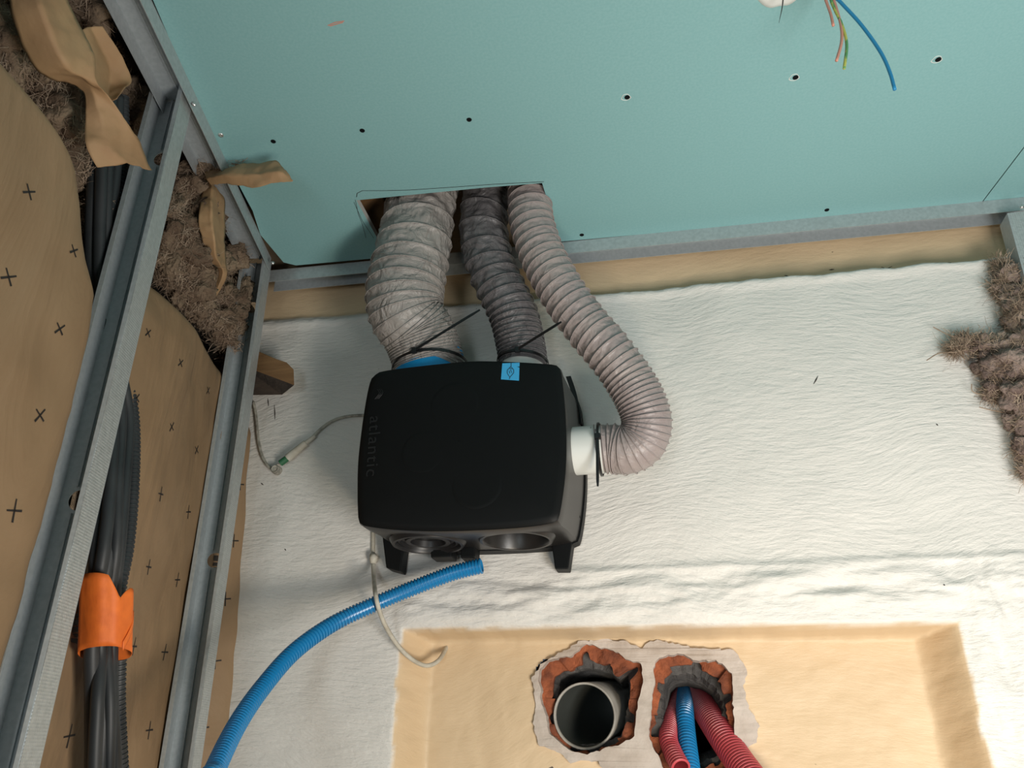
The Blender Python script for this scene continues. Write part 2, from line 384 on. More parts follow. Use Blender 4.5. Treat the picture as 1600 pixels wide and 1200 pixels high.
for hole, (O, I, sd) in enumerate(((BR1, IN1, 11), (BR2, IN2, 31))):
    N_ = 168; c = radial(I, 0); ro = polar(O, c, N_); ri = polar(I, c, N_)
    rnd = random.Random(sd); nb = 6; ks = [int(N_ * (i + rnd.uniform(-.25, .25)) / nb) for i in range(nb)]; ks.append(ks[0] + N_)
    for a, b in zip(ks, ks[1:]):
        rows = []; y0 = ND + 0.004 + rnd.uniform(0, 0.016); ex = rnd.uniform(-0.007, 0.003); cell = rnd.random() < 0.8; mid = (a + b) / 2 + rnd.uniform(-3, 3)
        for k in range(a, b + 1):
            q = k % N_; an = 2 * PI * q / N_; dx, dz = math.cos(an), math.sin(an)
            r1 = ro[q] + 0.006; r0 = ri[q] - ex + 0.006 * nz((dx, dz, sd), 2.6, 3)
            yy = y0 + 0.005 * nz((dx, dz, sd), 3.2, 3)
            if cell and abs(k - mid) < 3.4: r0 += (r1 - r0) * 0.55 * (1 - (abs(k - mid) / 3.4) ** 4)
            r0 = min(r0, r1 - 0.005)
            P3 = lambda r, y: Vector((c[0] + dx * r, y, c[1] + dz * r))
            rm = lerp(r0, r1, 0.5); yc = 0.0
            rows.append([P3(r1, yy + 0.05), P3(r1, yy), P3(rm, yy + yc), P3(r0, yy + 0.003), P3(r0 + 0.002, yy + 0.05)])
        mb = MB(); mb.grid(rows, False); e = len(rows) * 5
        mb.f.append((0, 1, 2, 3, 4)); mb.f.append((e - 1, e - 2, e - 3, e - 4, e - 5))
        mb.build('broken_brick', M['brick'], wall, smooth=True, angle=0.9)
    rows = []
    for k in range(N_):
        an = 2 * PI * k / N_; dx, dz = math.cos(an), math.sin(an)
        r1 = ro[k] + 0.012; r0 = ri[k] * (0.97 if hole == 0 else 0.90) + 0.003 * nz((dx, dz, sd + 4), 7, 3); r2 = ri[k] * (0.93 if hole == 0 else 0.76)
        rows.append([Vector((c[0] + dx * r, y, c[1] + dz * r)) for r, y in ((r1, ND + 0.03), (r0, ND + 0.032 + 0.008 * nz((dx, dz, sd), 3, 3)), (r2, ND + 0.085), (r2 * 0.97, ND + 0.15))])
    mb = MB(); mb.grid([list(r) for r in zip(*rows)], True)
    tag(mb.build('mortar_lining', M['mortar'], wall), 'grey crumbling mortar inside the opening, darkened for its shade')
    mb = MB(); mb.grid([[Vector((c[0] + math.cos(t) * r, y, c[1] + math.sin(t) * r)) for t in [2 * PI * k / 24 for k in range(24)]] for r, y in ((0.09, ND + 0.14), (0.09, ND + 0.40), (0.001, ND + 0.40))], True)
    tag(mb.build('shaft', M['shaft'], wall), 'cavity behind the opening, painted near black for its shade')

# chips and scratches in the paint
rs = random.Random(4)
for L in ([(1278, 588), (1275, 594), (1271, 601)], [(428, 632), (429, 645), (429, 655)], [(418, 622), (419, 634)], [(1365, 405), (1375, 408), (1384, 404)], [(1368, 409), (1378, 411)], [(1383, 402), (1392, 405), (1400, 401)], [(1228, 417), (1236, 419)], [(1300, 406), (1308, 405)], [(1478, 408), (1486, 411)], [(1462, 663), (1465, 666)], [(1470, 916), (1472, 918)], [(408, 755), (412, 758)], [(446, 858), (448, 861)], [(570, 478), (572, 486)], [(745, 478), (746, 486)]):
    P = [onY(a, b, 0.0) for a, b in L]; P = [Vector((p.x, wall_h(p.x, p.z)[0] - 0.0006, p.z)) for p in P]
    P2 = [P[0].lerp(P[1], .5)] if len(P) == 2 else []; P = [P[0]] + P2 + P[1:]; P2 = []
    mb = MB(); mb.tube(P, lambda u: 0.0003 + 0.0008 * math.sin(PI * u), 5); mb.build('paint_chip', M['bark'], wall)

# ceiling: green boards with a cut-out
bl = [onZ(a, b, ZC) for a, b in [(239, 0), (303, 150), (355, 255), (395, 330)]]
bl = [(p.x, p.y) for p in bl]; dx = (bl[0][0] - bl[-1][0]) / (bl[0][1] - bl[-1][1])
z2 = lambda a, b: (onZ(a, b, ZC).x, onZ(a, b, ZC).y)
YF = -3.2
seamA = z2(1539, 307); seamB = z2(1600, 227); sm = (seamB[0] - seamA[0]) / (seamB[1] - seamA[1])
back = lambda x: np.interp(x, [z2(430, 412)[0], z2(1600, 306)[0]], [z2(430, 412)[1], z2(1600, 306)[1]]) + 0.012
h_tl, h_tr, h_br, h_bl = z2(557, 313), z2(847, 286), z2(875, 378), z2(603, 397)
outer = [(bl[0][0] + dx * (YF - bl[0][1]), YF)] + bl + [z2(408, 366), z2(446, 412), (z2(604, 397)[0], z2(604, 397)[1] + 0.006)]
outer = [(bl[0][0] + dx * (YF - bl[0][1]), YF)] + bl + [z2(407, 367), z2(443, 410)]
xs_ = seamA[0] + sm * (0.03 - seamA[1])
outer += [(outer[-1][0] + .02, back(outer[-1][0] + .02)), (h_bl[0], back(h_bl[0])), h_bl, h_tl, (lerp(h_tl[0], h_tr[0], .3), lerp(h_tl[1], h_tr[1], .3) - .001), (lerp(h_tl[0], h_tr[0], .7), lerp(h_tl[1], h_tr[1], .7) - .002), h_tr, h_br, (h_br[0], back(h_br[0])), (seamA[0] - 0.0012, back(seamA[0])), (seamA[0] + sm * (YF - seamA[1]) - 0.0012, YF)]
ceil = thing('ceiling', 'green moisture resistant plasterboard ceiling with a cut-out for the ducts', None, (0, 0, ZC)); tag(ceil, kind='structure')
board_hole = circ(*z2(1222, -27), 0.032, 24)
board_hole = [(x + 0.003 * nz((x, y, 0), 60), y + 0.003 * nz((x, y, 5), 60)) for x, y in board_hole]
wire_hole = circ(*z2(1296, -34), 0.016, 16)
mb = plate(outer, [board_hole, wire_hole], lambda x, y: Vector((x, y, ZC)), lambda x, y: Vector((x, y, ZC + 0.0125)))
b1 = mb.build('plasterboard', M['board'], ceil)
b1.data.materials.append(M['core'])
for p in b1.data.polygons:
    if abs(p.normal.z) < 0.5: p.material_index = 1
o2 = [(seamA[0] + 0.0008, back(seamA[0])), (XW1, back(seamA[0]) + 0.01), (XW1, YF), (seamA[0] + sm * (YF - seamA[1]) + 0.0008, YF)]
plate(o2, [], lambda x, y: Vector((x, y, ZC + 0.0004)), lambda x, y: Vector((x, y, ZC + 0.0125))).build('plasterboard', M['board'], ceil)
# countersunk drywall screws
def screw_mesh():
    mb = MB(); n = 14
    mb.grid([[Vector((math.cos(t) * r, math.sin(t) * r, z)) for t in [2 * PI * k / n for k in range(n)]] for r, z in ((0.0055, 0.0002), (0.0050, -0.0006), (0.0041, -0.0007), (0.0018, -0.0007), (0.0014, -0.0002), (0.0001, -0.0002))], True)
    return mb
sc0 = None
for k, (a, b) in enumerate([(427, 221), (566, 204), (733, 187), (980, 152), (1243, 121), (1466, 93), (909, 367), (1292, 328)]):
    p = onZ(a, b, ZC)
    if sc0 is None:
        mb = screw_mesh(); sc0 = mb.build('screw', M['screw'], None, loc=(0, 0, 0), smooth=True); s = sc0
    else: s = sc0.copy(); link(s)
    s.parent = ceil; s.location = p - ORG[ceil.name]; s.scale = (0.8, 0.8, 1)
# torn paper rims round two of the screws
for (a, b) in [(1243, 121), (1466, 93), (980, 152)]:
    p = onZ(a - 2, b, ZC); mb = MB()
    mb.grid([[Vector((p.x + math.cos(t) * r * (1.1 + .2 * math.sin(3 * t)), p.y + math.sin(t) * r, ZC - zz)) for t in [2 * PI * k / 16 for k in range(16)]] for r, zz in ((0.0066, 0.0), (0.0060, 0.0004), (0.0054, 0.0))], True)
    mb.build('torn_paper_rim', M['white'], ceil)
# pencil marks
def mark(px, z=ZC - 0.0003, wd=0.0006):
    P = [onZ(a, b, z) for a, b in px]; mb = MB(); rows = []
    for i, p in enumerate(P):
        q = P[min(i + 1, len(P) - 1)] - P[max(i - 1, 0)]; n = Vector((-q.y, q.x, 0)).normalized() * wd
        rows.append([p - n, p + n])
    mb.grid(rows); return mb
mb = mark([(557, 308), (558, 302), (566, 298), (600, 298), (640, 297), (700, 293), (770, 288), (850, 284)])
mb2 = mark([(553, 316), (566, 345), (584, 372)], wd=0.0004); mb.add(mb2.v, mb2.f)
mb2 = mark([(572, 372), (566, 350), (560, 335), (555, 312)], wd=0.0004); mb.add(mb2.v, mb2.f)
tag(mb.build('pencil_line', M['ink'], ceil), 'thin pencil line drawn round the cut-out')
mb = MB()
for L in ([(512, 40), (524, 35), (538, 33)], [(515, 41), (528, 37), (536, 35)]):
    q = mark(L, wd=0.0007); mb.add(q.v, q.f)
tag(mb.build('pencil_mark', M['w_pink'], ceil), 'short reddish pencil mark')
# torn white edge of the round hole
c = onZ(1222, -27, ZC); mb = MB()
mb.grid([[Vector((c.x + math.cos(t) * r * (1 + .06 * math.sin(5 * t) + .05 * math.sin(9 * t)), c.y + math.sin(t) * r * (1 + .05 * math.sin(7 * t)), ZC + zz)) for t in [2 * PI * k / 48 for k in range(48)]] for r, zz in ((0.036, 0.0), (0.034, -0.003), (0.028, -0.005), (0.018, -0.004), (0.006, 0.003))], True)
tag(mb.build('crumbled_gypsum_rim', M['white'], ceil, smooth=True), 'white crumbled edge of a round hole')

# the rest of the shell
mb = MB(); mb.box((XW0 - 0.02, YF, TOP), (XW1 + 0.02, 0.06, TOP + 0.1)); s = mb.build('ceiling', M['dim']); tag(s, 'masonry slab above the plasterboard', kind='structure')
mb = MB(); mb.box((-1.3, YF, FLOOR - 0.1), (1.1, 0.10, FLOOR)); tag(mb.build('floor', M['concrete']), 'grey concrete floor', kind='structure')
mb = MB(); lo = Lp(-0.05, FLOOR, -0.12)
a, b = Lp(-0.1, 0, -0.12), Lp(3.2, 0, -0.12)
nn = Vector((LN[0], LN[1], 0)) * 0.1
mb.hexa([a - nn + Vector((0, 0, FLOOR)), b - nn + Vector((0, 0, FLOOR)), b + Vector((0, 0, FLOOR)), a + Vector((0, 0, FLOOR)), a - nn + Vector((0, 0, TOP)), b - nn + Vector((0, 0, TOP)), b + Vector((0, 0, TOP)), a + Vector((0, 0, TOP))])
tag(mb.build('wall_left', M['dim']), 'masonry wall behind the insulation', kind='structure')
mb = MB(); mb.box((XW1, YF, FLOOR), (XW1 + 0.1, 0.1, TOP)); tag(mb.build('wall_right', M['concrete']), 'masonry wall behind the right framing', kind='structure')
# timber joist above the cut-out
th = MB(); th.box((-0.60, -0.19, ZC + 0.05), (-0.475, -0.03, ZC + 0.17)); tag(th.build('ceiling_joist', M['wood'], bevel=0.003), 'brown timber joist end seen through the left corner of the ceiling cut-out', 'beam')

# ================================================================== METAL FRAMING
def rail(name, label, P0, P1, wdir, flange=0.028, width=0.048, t=0.0012, web_z=ZC):
    """U track opening downwards: room side flange foot runs P0-P1, width goes along wdir"""
    P0 = Vector(P0); P1 = Vector(P1); wd = Vector(wdir).normalized(); up = Vector((0, 0, 1))
    o = thing(name, label, 'track', P0)
    def bar(a, b, u0, u1, v0, v1):
        mb = MB(); mb.hexa([a + wd * u0 + up * v0, b + wd * u0 + up * v0, b + wd * u1 + up * v0, a + wd * u1 + up * v0, a + wd * u0 + up * v1, b + wd * u0 + up * v1, b + wd * u1 + up * v1, a + wd * u1 + up * v1]); return mb
    bar(P0, P1, 0, t, 0, flange).build('flange', M['steel'], o)
    bar(P0, P1, width - t, width, 0, flange).build('flange', M['steel_in'], o)
    bar(P0, P1, t, width - t, flange - t, flange).build('web', M['steel_in'], o)
    bar(P0, P1, width * .44, width * .5, flange - 0.0035, flange - t).build('rib', M['steel_in'], o)
    return o
Zf = 0.873
a = onZ(219, 0, Zf); b = onZ(414, 408, Zf); d = (b - a).normalized(); a = a - d * 2.3
trL = rail('metal_track', 'galvanised steel ceiling track running along the top of the left studs', a, b + d * 0.03, (-d.y, d.x, 0) if d.y < 0 else (-abs(d.y), d.x, 0))
a = onZ(424, 440, Zf); b = onZ(1552, 333, Zf); d2 = (b - a).normalized()
trB = rail('metal_track', 'galvanised steel ceiling track running along the back wall behind the ducts', a - d2 * 0.012, b + d2 * 0.12, (-d2.y, d2.x, 0), width=0.036)
# the room side face of both tracks is slightly wider below the board: small rivets at the corner and junction
def stud(label, T, B, holes, u, v, wid=0.048, dep=0.035, zt=ZC - 0.003, ribs=True):
    """C stud, room side lip runs from T to B, u across to the left, v away from the camera"""
    T = Vector(T); B = Vector(B); sl = (B - T) / (B.z - T.z)
    def at(z): return T + sl * (z - T.z)
    u = Vector(u).normalized(); v = Vector(v).normalized(); t = 0.0012
    o = thing('metal_stud', label, 'stud', at(FLOOR))
    def bar(u0, u1, v0, v1, z0=FLOOR, z1=zt):
        a, b = at(z0), at(z1); mb = MB()
        mb.hexa([a + u * u0 + v * v0, a + u * u1 + v * v0, a + u * u1 + v * v1, a + u * u0 + v * v1, b + u * u0 + v * v0, b + u * u1 + v * v0, b + u * u1 + v * v1, b + u * u0 + v * v1]); return mb
    cu = wid * 0.52
    hs = [circ(cu, z, 0.0125, 24) for z in holes]
    outl = [(0, FLOOR), (wid, FLOOR), (wid, zt), (0, zt)]
    plate(outl, hs, lambda a, z: at(z) + u * a + v * dep, lambda a, z: at(z) + u * a + v * (dep + t)).build('web', M['steel_in'], o)
    bar(0, t, 0, dep).build('flange', M['knurl'], o)
    bar(wid - t, wid, 0, dep).build('flange', M['steel_in'], o)
    mb = bar(t, 0.0065, 0, t); mb.build('lip', M['steel'], o, bevel=0.0004)
    bar(wid - 0.0065, wid - t, 0, t).build('lip', M['steel'], o, bevel=0.0004)
    zz = [FLOOR] + [z for h in sorted(holes) for z in (h - 0.016, h + 0.016)] + [zt]
    for k in range(0, len(zz), 2):
        mb = MB(); a, b = zz[k], zz[k + 1]
        for (c0, c1) in ((0.36, 0.40), (0.60, 0.64)):
            q = bar(wid * c0, wid * c1, dep - 0.003, dep, a, b); mb.add(q.v, q.f)
        mb.build('stiffening_rib', M['steel_in'], o)
    return o
dT = (Vector(onZ(414, 408, Zf)) - Vector(onZ(219, 0, Zf))).normalized(); uT = Vector((-dT.y, dT.x, 0))
T1 = onZ(283, 150, Zf); B1 = onY(30, 1200, T1.y); T2 = onZ(414, 412, Zf); B2 = onY(300, 1200, T2.y)
def zat(px, py, y): return onY(px, py, y).z
st1 = stud('galvanised steel stud nearest the left edge, passing in front of the black conduits', T1, B1, [zat(112, 785, T1.y + .035), zat(250, 254, T1.y + .035)], uT, dT)
st2 = stud('galvanised steel stud beside the back wall corner, right of the brown paper insulation', T2, B2, [zat(328, 877, T2.y + .035), zat(393, 483, T2.y + .035)], uT, dT)
# right stud with its own track
Tn = onY(1575, 333, -0.045); Bn = onY(1600, 425, -0.045); off3 = Vector((0.036, 0, 0))
st3 = stud('galvanised steel stud at the right edge beside the grey wool', Tn + off3, Bn + off3, [], (0, 1, 0), (-1, 0, 0), wid=0.036, dep=0.036, zt=Tn.z)
# bright rivets
for (p, lab) in ((onY(301, 161, T1.y - 0.004), 'bright screw joining the near left stud to the track'), (onY(425, 410, T2.y - 0.003), 'bright screw at the back left corner of the tracks'), (onY(1597, 322, -0.06), 'bright screw at the right end of the back track')):
    mb = MB(); mb.grid([[p + Vector((math.cos(t) * r * 0.3 + y * 0.2, y, math.sin(t) * r)) + Vector((math.cos(t) * r * .7, 0, 0)) for t in [2 * PI * k / 12 for k in range(12)]] for r, y in ((0.0035, 0.003), (0.003, -0.0005), (0.001, -0.0012), (0.0001, -0.0008))], True)
    tag(mb.build('screw', M['zinc'], smooth=True), lab, 'screw')
p = onZ(345, 211, ZC); mb = MB(); mb.grid([[p + Vector((math.cos(t) * r, math.sin(t) * r, z)) for t in [2 * PI * k / 12 for k in range(12)]] for r, z in ((0.0045, 0), (0.0038, -0.0014), (0.0015, -0.0016), (0.0008, -0.0004), (0.0001, -0.0004))], True)
tag(mb.build('screw', M['zinc'], smooth=True), 'bright screw in the green ceiling near the left track', 'screw')

# ================================================================== INSULATION
def batt(label, edge, far, z0, bulge, base, soft=0.035, wallside=False, name='insulation_batt', top_round=0.05):
    E = sorted([Lsz(onL(a, b, base + bulge * 0.3)) for a, b in edge], key=lambda q: q[1])
    zz = [e[1] for e in E]; ss = [e[0] for e in E]; rows = []
    FE = sorted([Lsz(onL(a, b, base)) for a, b in far], key=lambda q: q[1]) if isinstance(far, list) else None
    Z = list(np.linspace(z0, zz[0], 30))[:-1] + list(np.linspace(zz[0], zz[-1], 110))
    nU = 60
    for z in Z:
        s0 = np.interp(z, zz, ss); row = []
        if wallside: s0 = lerp(0.004, s0, sstep(0.60, 0.66, z))
        s_far = max(s0 + 0.02, far if not isinstance(far, list) else np.interp(z, [q[1] for q in FE], [q[0] for q in FE]))
        for k in range(nU + 1):
            u = k / nU; s = lerp(s0, s_far, u ** 1.3)
            dist = s - s0; tp = zz[-1] - z
            e = 1 - math.exp(-dist / 0.02); e2 = 1 - math.exp(-(dist / soft) ** 2); e *= 1 - math.exp(-max(0, s_far - s) / 0.05); e *= sstep(-0.02, top_round, tp)
            
            if wallside:
                cu = sstep(0.56, 0.66, z); b0 = np.interp(z, [-1.55, 0, .6, .9], [.055, .012, -.006, -.012]); b0 = lerp(b0, -0.008, sstep(.1, .3, s)); e = lerp(1, e, cu)
                b0 += np.interp(z, [0, .1, .6, .66], [.05, .044, .012, .0]) * math.exp(-(s / 0.038) ** 2)
                e2 = sstep(0.11, 0.34, s)
            else: b0 = base
            off = b0 - 0.05 + 0.05 * e + bulge * e * e2 + 0.004 * nz((s, z, base), 7, 3) * e
            row.append(Lp(s + 0.002 * nz((z, 0, base), 30, 2), z, off))
        rows.append(row)
    o = thing(name, label, 'insulation', Lp(0.5 * (np.mean(ss) + s_far), z0, 0))
    mb = MB(); mb.grid(rows); mb.build('kraft_facing', M['kraft'], o, smooth=True)
    # wool body behind the paper
    mb = MB(); mb.grid([[Lp(Lsz(p)[0] + (0.004 if k < 3 else 0), p.z - 0.003, -0.11) if False else p - Vector((LN[0], LN[1], 0)) * (0.012) for k, p in enumerate(r)] for r in rows[::2]]); 
    n = len(rows[::2]); R2 = [[r[0] - Vector((LN[0], LN[1], 0)) * 0.006, r[0] - Vector((LN[0], LN[1], 0)) * 0.06] for r in rows]
    mb.grid(R2)
    Rt = [[p - Vector((LN[0], LN[1], 0)) * 0.006 for p in rows[-1]], [p - Vector((LN[0], LN[1], 0)) * 0.06 for p in rows[-1]]]; mb.grid(Rt)
    mb.build('wool_core', M['wool'], o, smooth=True)
    return o, rows
edgeA = [(-40, 50), (0, 85), (40, 130), (75, 190), (110, 250), (135, 320), (143, 375), (150, 450), (162, 500), (154, 560), (138, 640), (82, 850), (44, 1000), (-10, 1210)]
bA, rowsA = batt('brown paper faced insulation batt at the far left, left of the near stud', edgeA, 1.5, FLOOR, 0.045, 0.02, soft=0.04)
edgeB = [(225, 415), (240, 428), (265, 450), (300, 487), (330, 520), (350, 548), (362, 575), (385, 600), (398, 630), (398, 660), (396, 750), (390, 844), (381, 919), (373, 1012), (366, 1050), (358, 1090), (345, 1140), (330, 1210)]
bB, rowsB = batt('brown paper faced insulation batt between the two studs, reaching the back wall', edgeB, [(185, 400), (172, 430), (118, 620), (60, 900), (0, 1200)], FLOOR, 0.035, -0.008, soft=0.20, wallside=True)

from mathutils.bvhtree import BVHTree
def bvh(o):
    org = ORG[o.name]; return BVHTree.FromPolygons([v.co + org for v in o.data.vertices], [tuple(p.vertices) for p in o.data.polygons])
def hit(tree, px, py):
    d = Vector(ray(px, py)).normalized(); r = tree.ray_cast(Vector(CAM), d); return (r[0], r[1]) if r[0] is not None else (None, None)
def prints(batt_o, marks, letters=()):
    fac = [c for c in batt_o.children if c.name.startswith('kraft_facing')][0]; tree = bvh(fac)
    for (a, b, rot, sz) in marks:
        mb = MB()
        p, n = hit(tree, a, b)
        if p is None: continue
        if n.dot(Vector(CAM) - p) < 0: n = -n
        p = p + n * 0.0006; tz = (Vector((0, 0, 1)) - n * n.z).normalized(); ts = n.cross(tz)
        for k, ang in enumerate((rot, rot + PI / 2 + .1)):
            d = tz * math.cos(ang) + ts * math.sin(ang); e = n.cross(d); l = sz * (1 if k == 0 else 0.85); w_ = 0.0009
            mb.add([p + d * l + e * w_, p + d * l - e * w_, p - d * l - e * w_ * 1.4, p - d * l + e * w_ * 1.4], [(0, 1, 2, 3)])
        mb.build('printed_cross', M['ink'], fac)
    if letters:
        for q in letters:
            mb = MB()
            P = []
            for a, b in q:
                p, n = hit(tree, a, b)
                if p is None: break
                if n.dot(Vector(CAM) - p) < 0: n = -n
                P.append(p + n * 0.0007)
            if len(P) == len(q): mb.add(P, [tuple(range(len(P)))]); mb.build('printed_letter', M['ink'], fac)
prints(bA, [(45, 300, -.85, .010), (115, 392, -.75, .009), (13, 433, -.9, .011), (93, 514, -.6, .0095), (62, 649, -.5, .0105), (22, 798, .15, .012)])
prints(bB, [(231, 520, -.6, .009), (282, 567, -.6, .009), (325, 610, -.5, .0095), (213, 622, -.5, .009), (268, 667, -.4, .0095), (307, 703, -.4, .010), (251, 772, .1, .011), (294, 800, .2, .011), (365, 845, .1, .012), (232, 886, .05, .011), (277, 906, .1, .011), (352, 936, .1, .012), (375, 757, .15, .011), (209, 1010, .0, .012), (257, 1019, .0, .012), (336, 1033, .1, .013), (233, 1141, .0, .012), (108, 1150, .05, .013), (316, 1138, .1, .013)],
       [[(119, 940), (128, 937), (130, 950), (122, 955)], [(122, 950), (128, 950), (129, 958), (121, 958)], [(118, 959), (130, 957), (127, 965), (117, 967)], [(115, 968), (128, 966), (126, 975), (114, 978)], [(113, 980), (126, 977), (124, 986), (112, 989)],
        [(112, 990), (124, 990), (122, 995), (118, 996)], [(110, 997), (121, 998), (120, 1006), (110, 1003)],
        [(334, 868), (341, 868), (340, 877), (333, 876)], [(333, 879), (340, 879), (339, 885), (332, 884)], [(334, 886), (339, 886), (338, 891)]])

def wool(label, clumps, fibres, region, wmat, seed, name='mineral_wool'):
    """clumps: (point, radius); one countless mass"""
    rnd = random.Random(seed); mb = MB()
    bm0 = bmesh.new(); bmesh.ops.create_icosphere(bm0, subdivisions=4, radius=1); base = [v.co.copy() for v in bm0.verts]; F_ = [tuple(v.index for v in f.verts) for f in bm0.faces]; bm0.free()
    for c, r in clumps:
        c = Vector(c); s = (rnd.uniform(.8, 1.3), rnd.uniform(.6, 1.0), rnd.uniform(.8, 1.3)); so = rnd.random() * 50; out = []
        for v in base:
            k = 1 + 0.55 * nz(v + Vector((so, 0, 0)), 1.6, 5) + 0.10 * noise.noise(v * 9 + Vector((so, 0, 0)))
            out.append(c + Vector((v.x * s[0], v.y * s[1], v.z * s[2])) * r * k)
        mb.add(out, F_)
    o = thing(name, label, 'insulation', clumps[0][0]); 
    x = mb.build('wool_mass', wmat, o, smooth=True); x['kind'] = 'stuff'
    mb = MB()
    for i in range(fibres):
        c, r = clumps[rnd.randrange(len(clumps))]; d = Vector((rnd.gauss(0, 1), rnd.gauss(0, 1), rnd.gauss(0, 1))).normalized()
        p = Vector(c) + Vector((d.x, d.y * .8, d.z)) * r * rnd.uniform(0.75, 1.10); t = Vector((rnd.gauss(0, 1), rnd.gauss(0, 1), rnd.gauss(0, 1))); t = (t - d * t.dot(d) * .75).normalized(); l = rnd.uniform(0.005, 0.016) * (1.5 if rnd.random() < .05 else 1); wd = t.cross(d).normalized() * rnd.uniform(0.0002, 0.00045); rows = []
        for k in range(5):
            rows.append([p - wd, p + wd]); t = (t + Vector((rnd.gauss(0, .35), rnd.gauss(0, .35), rnd.gauss(0, .35))) - d * .1).normalized(); p = p + t * l / 2
        mb.grid(rows)
    x = mb.build('loose_fibres', M['fibre'], o); x['kind'] = 'stuff'
    return o
rw = random.Random(5)
cl = []
for (a, b, off, r) in [(20, 40, -.02, .05), (70, 170, -.02, .045), (10, 100, -.03, .05), (50, 110, -.03, .05), (95, 200, -.02, .045), (115, 260, -.02, .04), (110, 160, -.05, .06), (150, 330, -.005, .022), (140, 300, -.03, .03), (165, 250, -.06, .05), (200, 200, -.05, .06), (215, 170, -.02, .035), (200, 150, -.04, .04), (120, 20, -.03, .05), (150, 20, -.05, .05), (60, 30, -.05, .06), (0, 0, -.03, .06), (190, 110, -.07, .05), (130, 370, -.06, .04)]:
    cl.append((onL(a, b, off - .006), r * .72))
wool('brown mineral wool bulging out above the far left insulation batt', cl, 16000, None, M['wool'], 1)
cl = []
for (a, b, off, r) in [(310, 235, 0, .04), (335, 250, -.01, .035), (290, 290, -.01, .045), (320, 270, .015, .03), (300, 330, 0, .045), (260, 330, -.01, .04), (275, 370, 0, .045), (320, 350, -.02, .05), (350, 330, -.03, .045), (362, 370, -.045, .03), (290, 400, .005, .045), (330, 410, -.01, .045), (365, 400, -.02, .035), (372, 425, -.045, .03), (300, 450, -.005, .04), (340, 460, -.01, .035), (370, 460, -.02, .035), (345, 500, -.01, .03), (365, 510, -.02, .03), (375, 540, -.03, .03), (255, 400, -.02, .04), (285, 250, -.04, .05), (250, 300, -.05, .05), (360, 560, -.05, .04), (310, 300, -.05, .07), (340, 400, -.07, .07), (265, 425, -.012, .035), (285, 450, -.012, .035), (310, 475, -.012, .035), (330, 495, -.012, .032), (350, 525, -.015, .028), (362, 545, -.02, .028), (355, 480, -.03, .04), (320, 430, -.03, .05), (370, 500, -.035, .04), (368, 440, -.045, .03)]:
    cl.append((onL(a, b, off + .002), r * .78))
wool('brown mineral wool heaped between the two left studs above the paper batt', cl, 26000, None, M['wool'], 2)
cl = []
for (a, b, y, r) in [(1570, 430, -.02, .030), (1580, 460, -.02, .032), (1585, 500, -.025, .035), (1560, 545, -.02, .032), (1530, 540, -.02, .024), (1500, 535, -.018, .018), (1486, 545, -.014, .010), (1545, 575, -.02, .030), (1575, 570, -.03, .04), (1590, 540, -.03, .04), (1560, 600, -.02, .030), (1545, 615, -.012, .018), (1585, 620, -.03, .035), (1595, 660, -.025, .028), (1600, 700, -.02, .024), (1604, 735, -.02, .018), (1556, 415, -.014, .014), (1620, 620, -.03, .05), (1620, 540, -.03, .05), (1590, 480, -.03, .03), (1556, 450, -.014, .014)]:
    cl.append((onY(a + 6, b, y), r * .68))
wool('grey brown mineral wool tufts against the right end of the white wall', cl, 14000, None, M['wool_g'], 3)
# long single fibres
mb = MB()
for L in ([(1500, 532), (1475, 520), (1458, 511)], [(1500, 550), (1468, 552), (1448, 563)], [(1570, 645), (1545, 640), (1530, 636)], [(1540, 618), (1520, 612), (1518, 600)]):
    P = catmull([onY(a, b, -.022) for a, b in L], .004); mb.tube(P, 0.0009, 5)
tag(mb.build('wool_strands', M['fibre']), 'stray wool strands sticking out of the grey wool at right', 'insulation', kind='stuff')

def sheet(name, label, rows, plane, cat='paper', m='kraft2', sub=3):
    """torn paper from rows of (px, py, depth)"""
    P = [[plane(*q) for q in r] for r in rows]; n = len(P[0])
    cols = [catmull([P[i][j] for i in range(len(P))], 0.003) for j in range(n)]; k = max(len(c) for c in cols); k = max(k, 20)
    G = []
    for t in range(k):
        row = []
        for c in cols:
            f = t / (k - 1) * (len(c) - 1); i = min(int(f), len(c) - 2); row.append(c[i].lerp(c[i + 1], f - i))
        rr = catmull(row, 10) if False else None
        fine = []
        for j in range(n - 1):
            for u in range(8): fine.append(row[j].lerp(row[j + 1], u / 8))
        fine.append(row[-1])
        fine = [p + Vector((1, -1, 0.3)) * (0.0045 * nz(p, 24, 2) + 0.0012 * nz(p, 90, 2)) for p in fine]
        G.append(fine)
    mb = MB(); mb.grid(G); return tag(mb.build(name, M[m], smooth=True, solid=0.0006), label, cat)
sheet('torn_kraft_paper', 'large torn flap of brown kraft paper hanging at the top left', [
    [(8, -40, .03), (55, -40, .06), (98, -40, .06)], [(14, 0, .03), (60, 0, .065), (105, 0, .065)], [(22, 40, .03), (75, 40, .07), (125, 40, .07)], [(66, 112, .04), (105, 105, .075), (146, 92, .08)],
    [(126, 142, .05), (140, 135, .07), (151, 128, .085)], [(134, 180, .055), (152, 165, .07), (172, 150, .085)], [(134, 215, .06), (165, 205, .075), (203, 197, .09)], [(140, 240, .06), (180, 238, .08), (219, 226, .09)], [(153, 259, .065), (198, 255, .085), (237, 268, .09)]], onL)
sheet('torn_kraft_paper', 'small folded flap of kraft paper behind the large flap at top left', [
    [(120, 46, .03), (142, 42, .03), (160, 42, .04)], [(130, 80, .035), (158, 75, .03), (184, 78, .045)], [(140, 110, .04), (172, 108, .03), (206, 122, .05)], [(150, 135, .04), (170, 135, .03), (192, 142, .05)], [(160, 155, .04), (170, 158, .04), (182, 156, .05)]], onL)
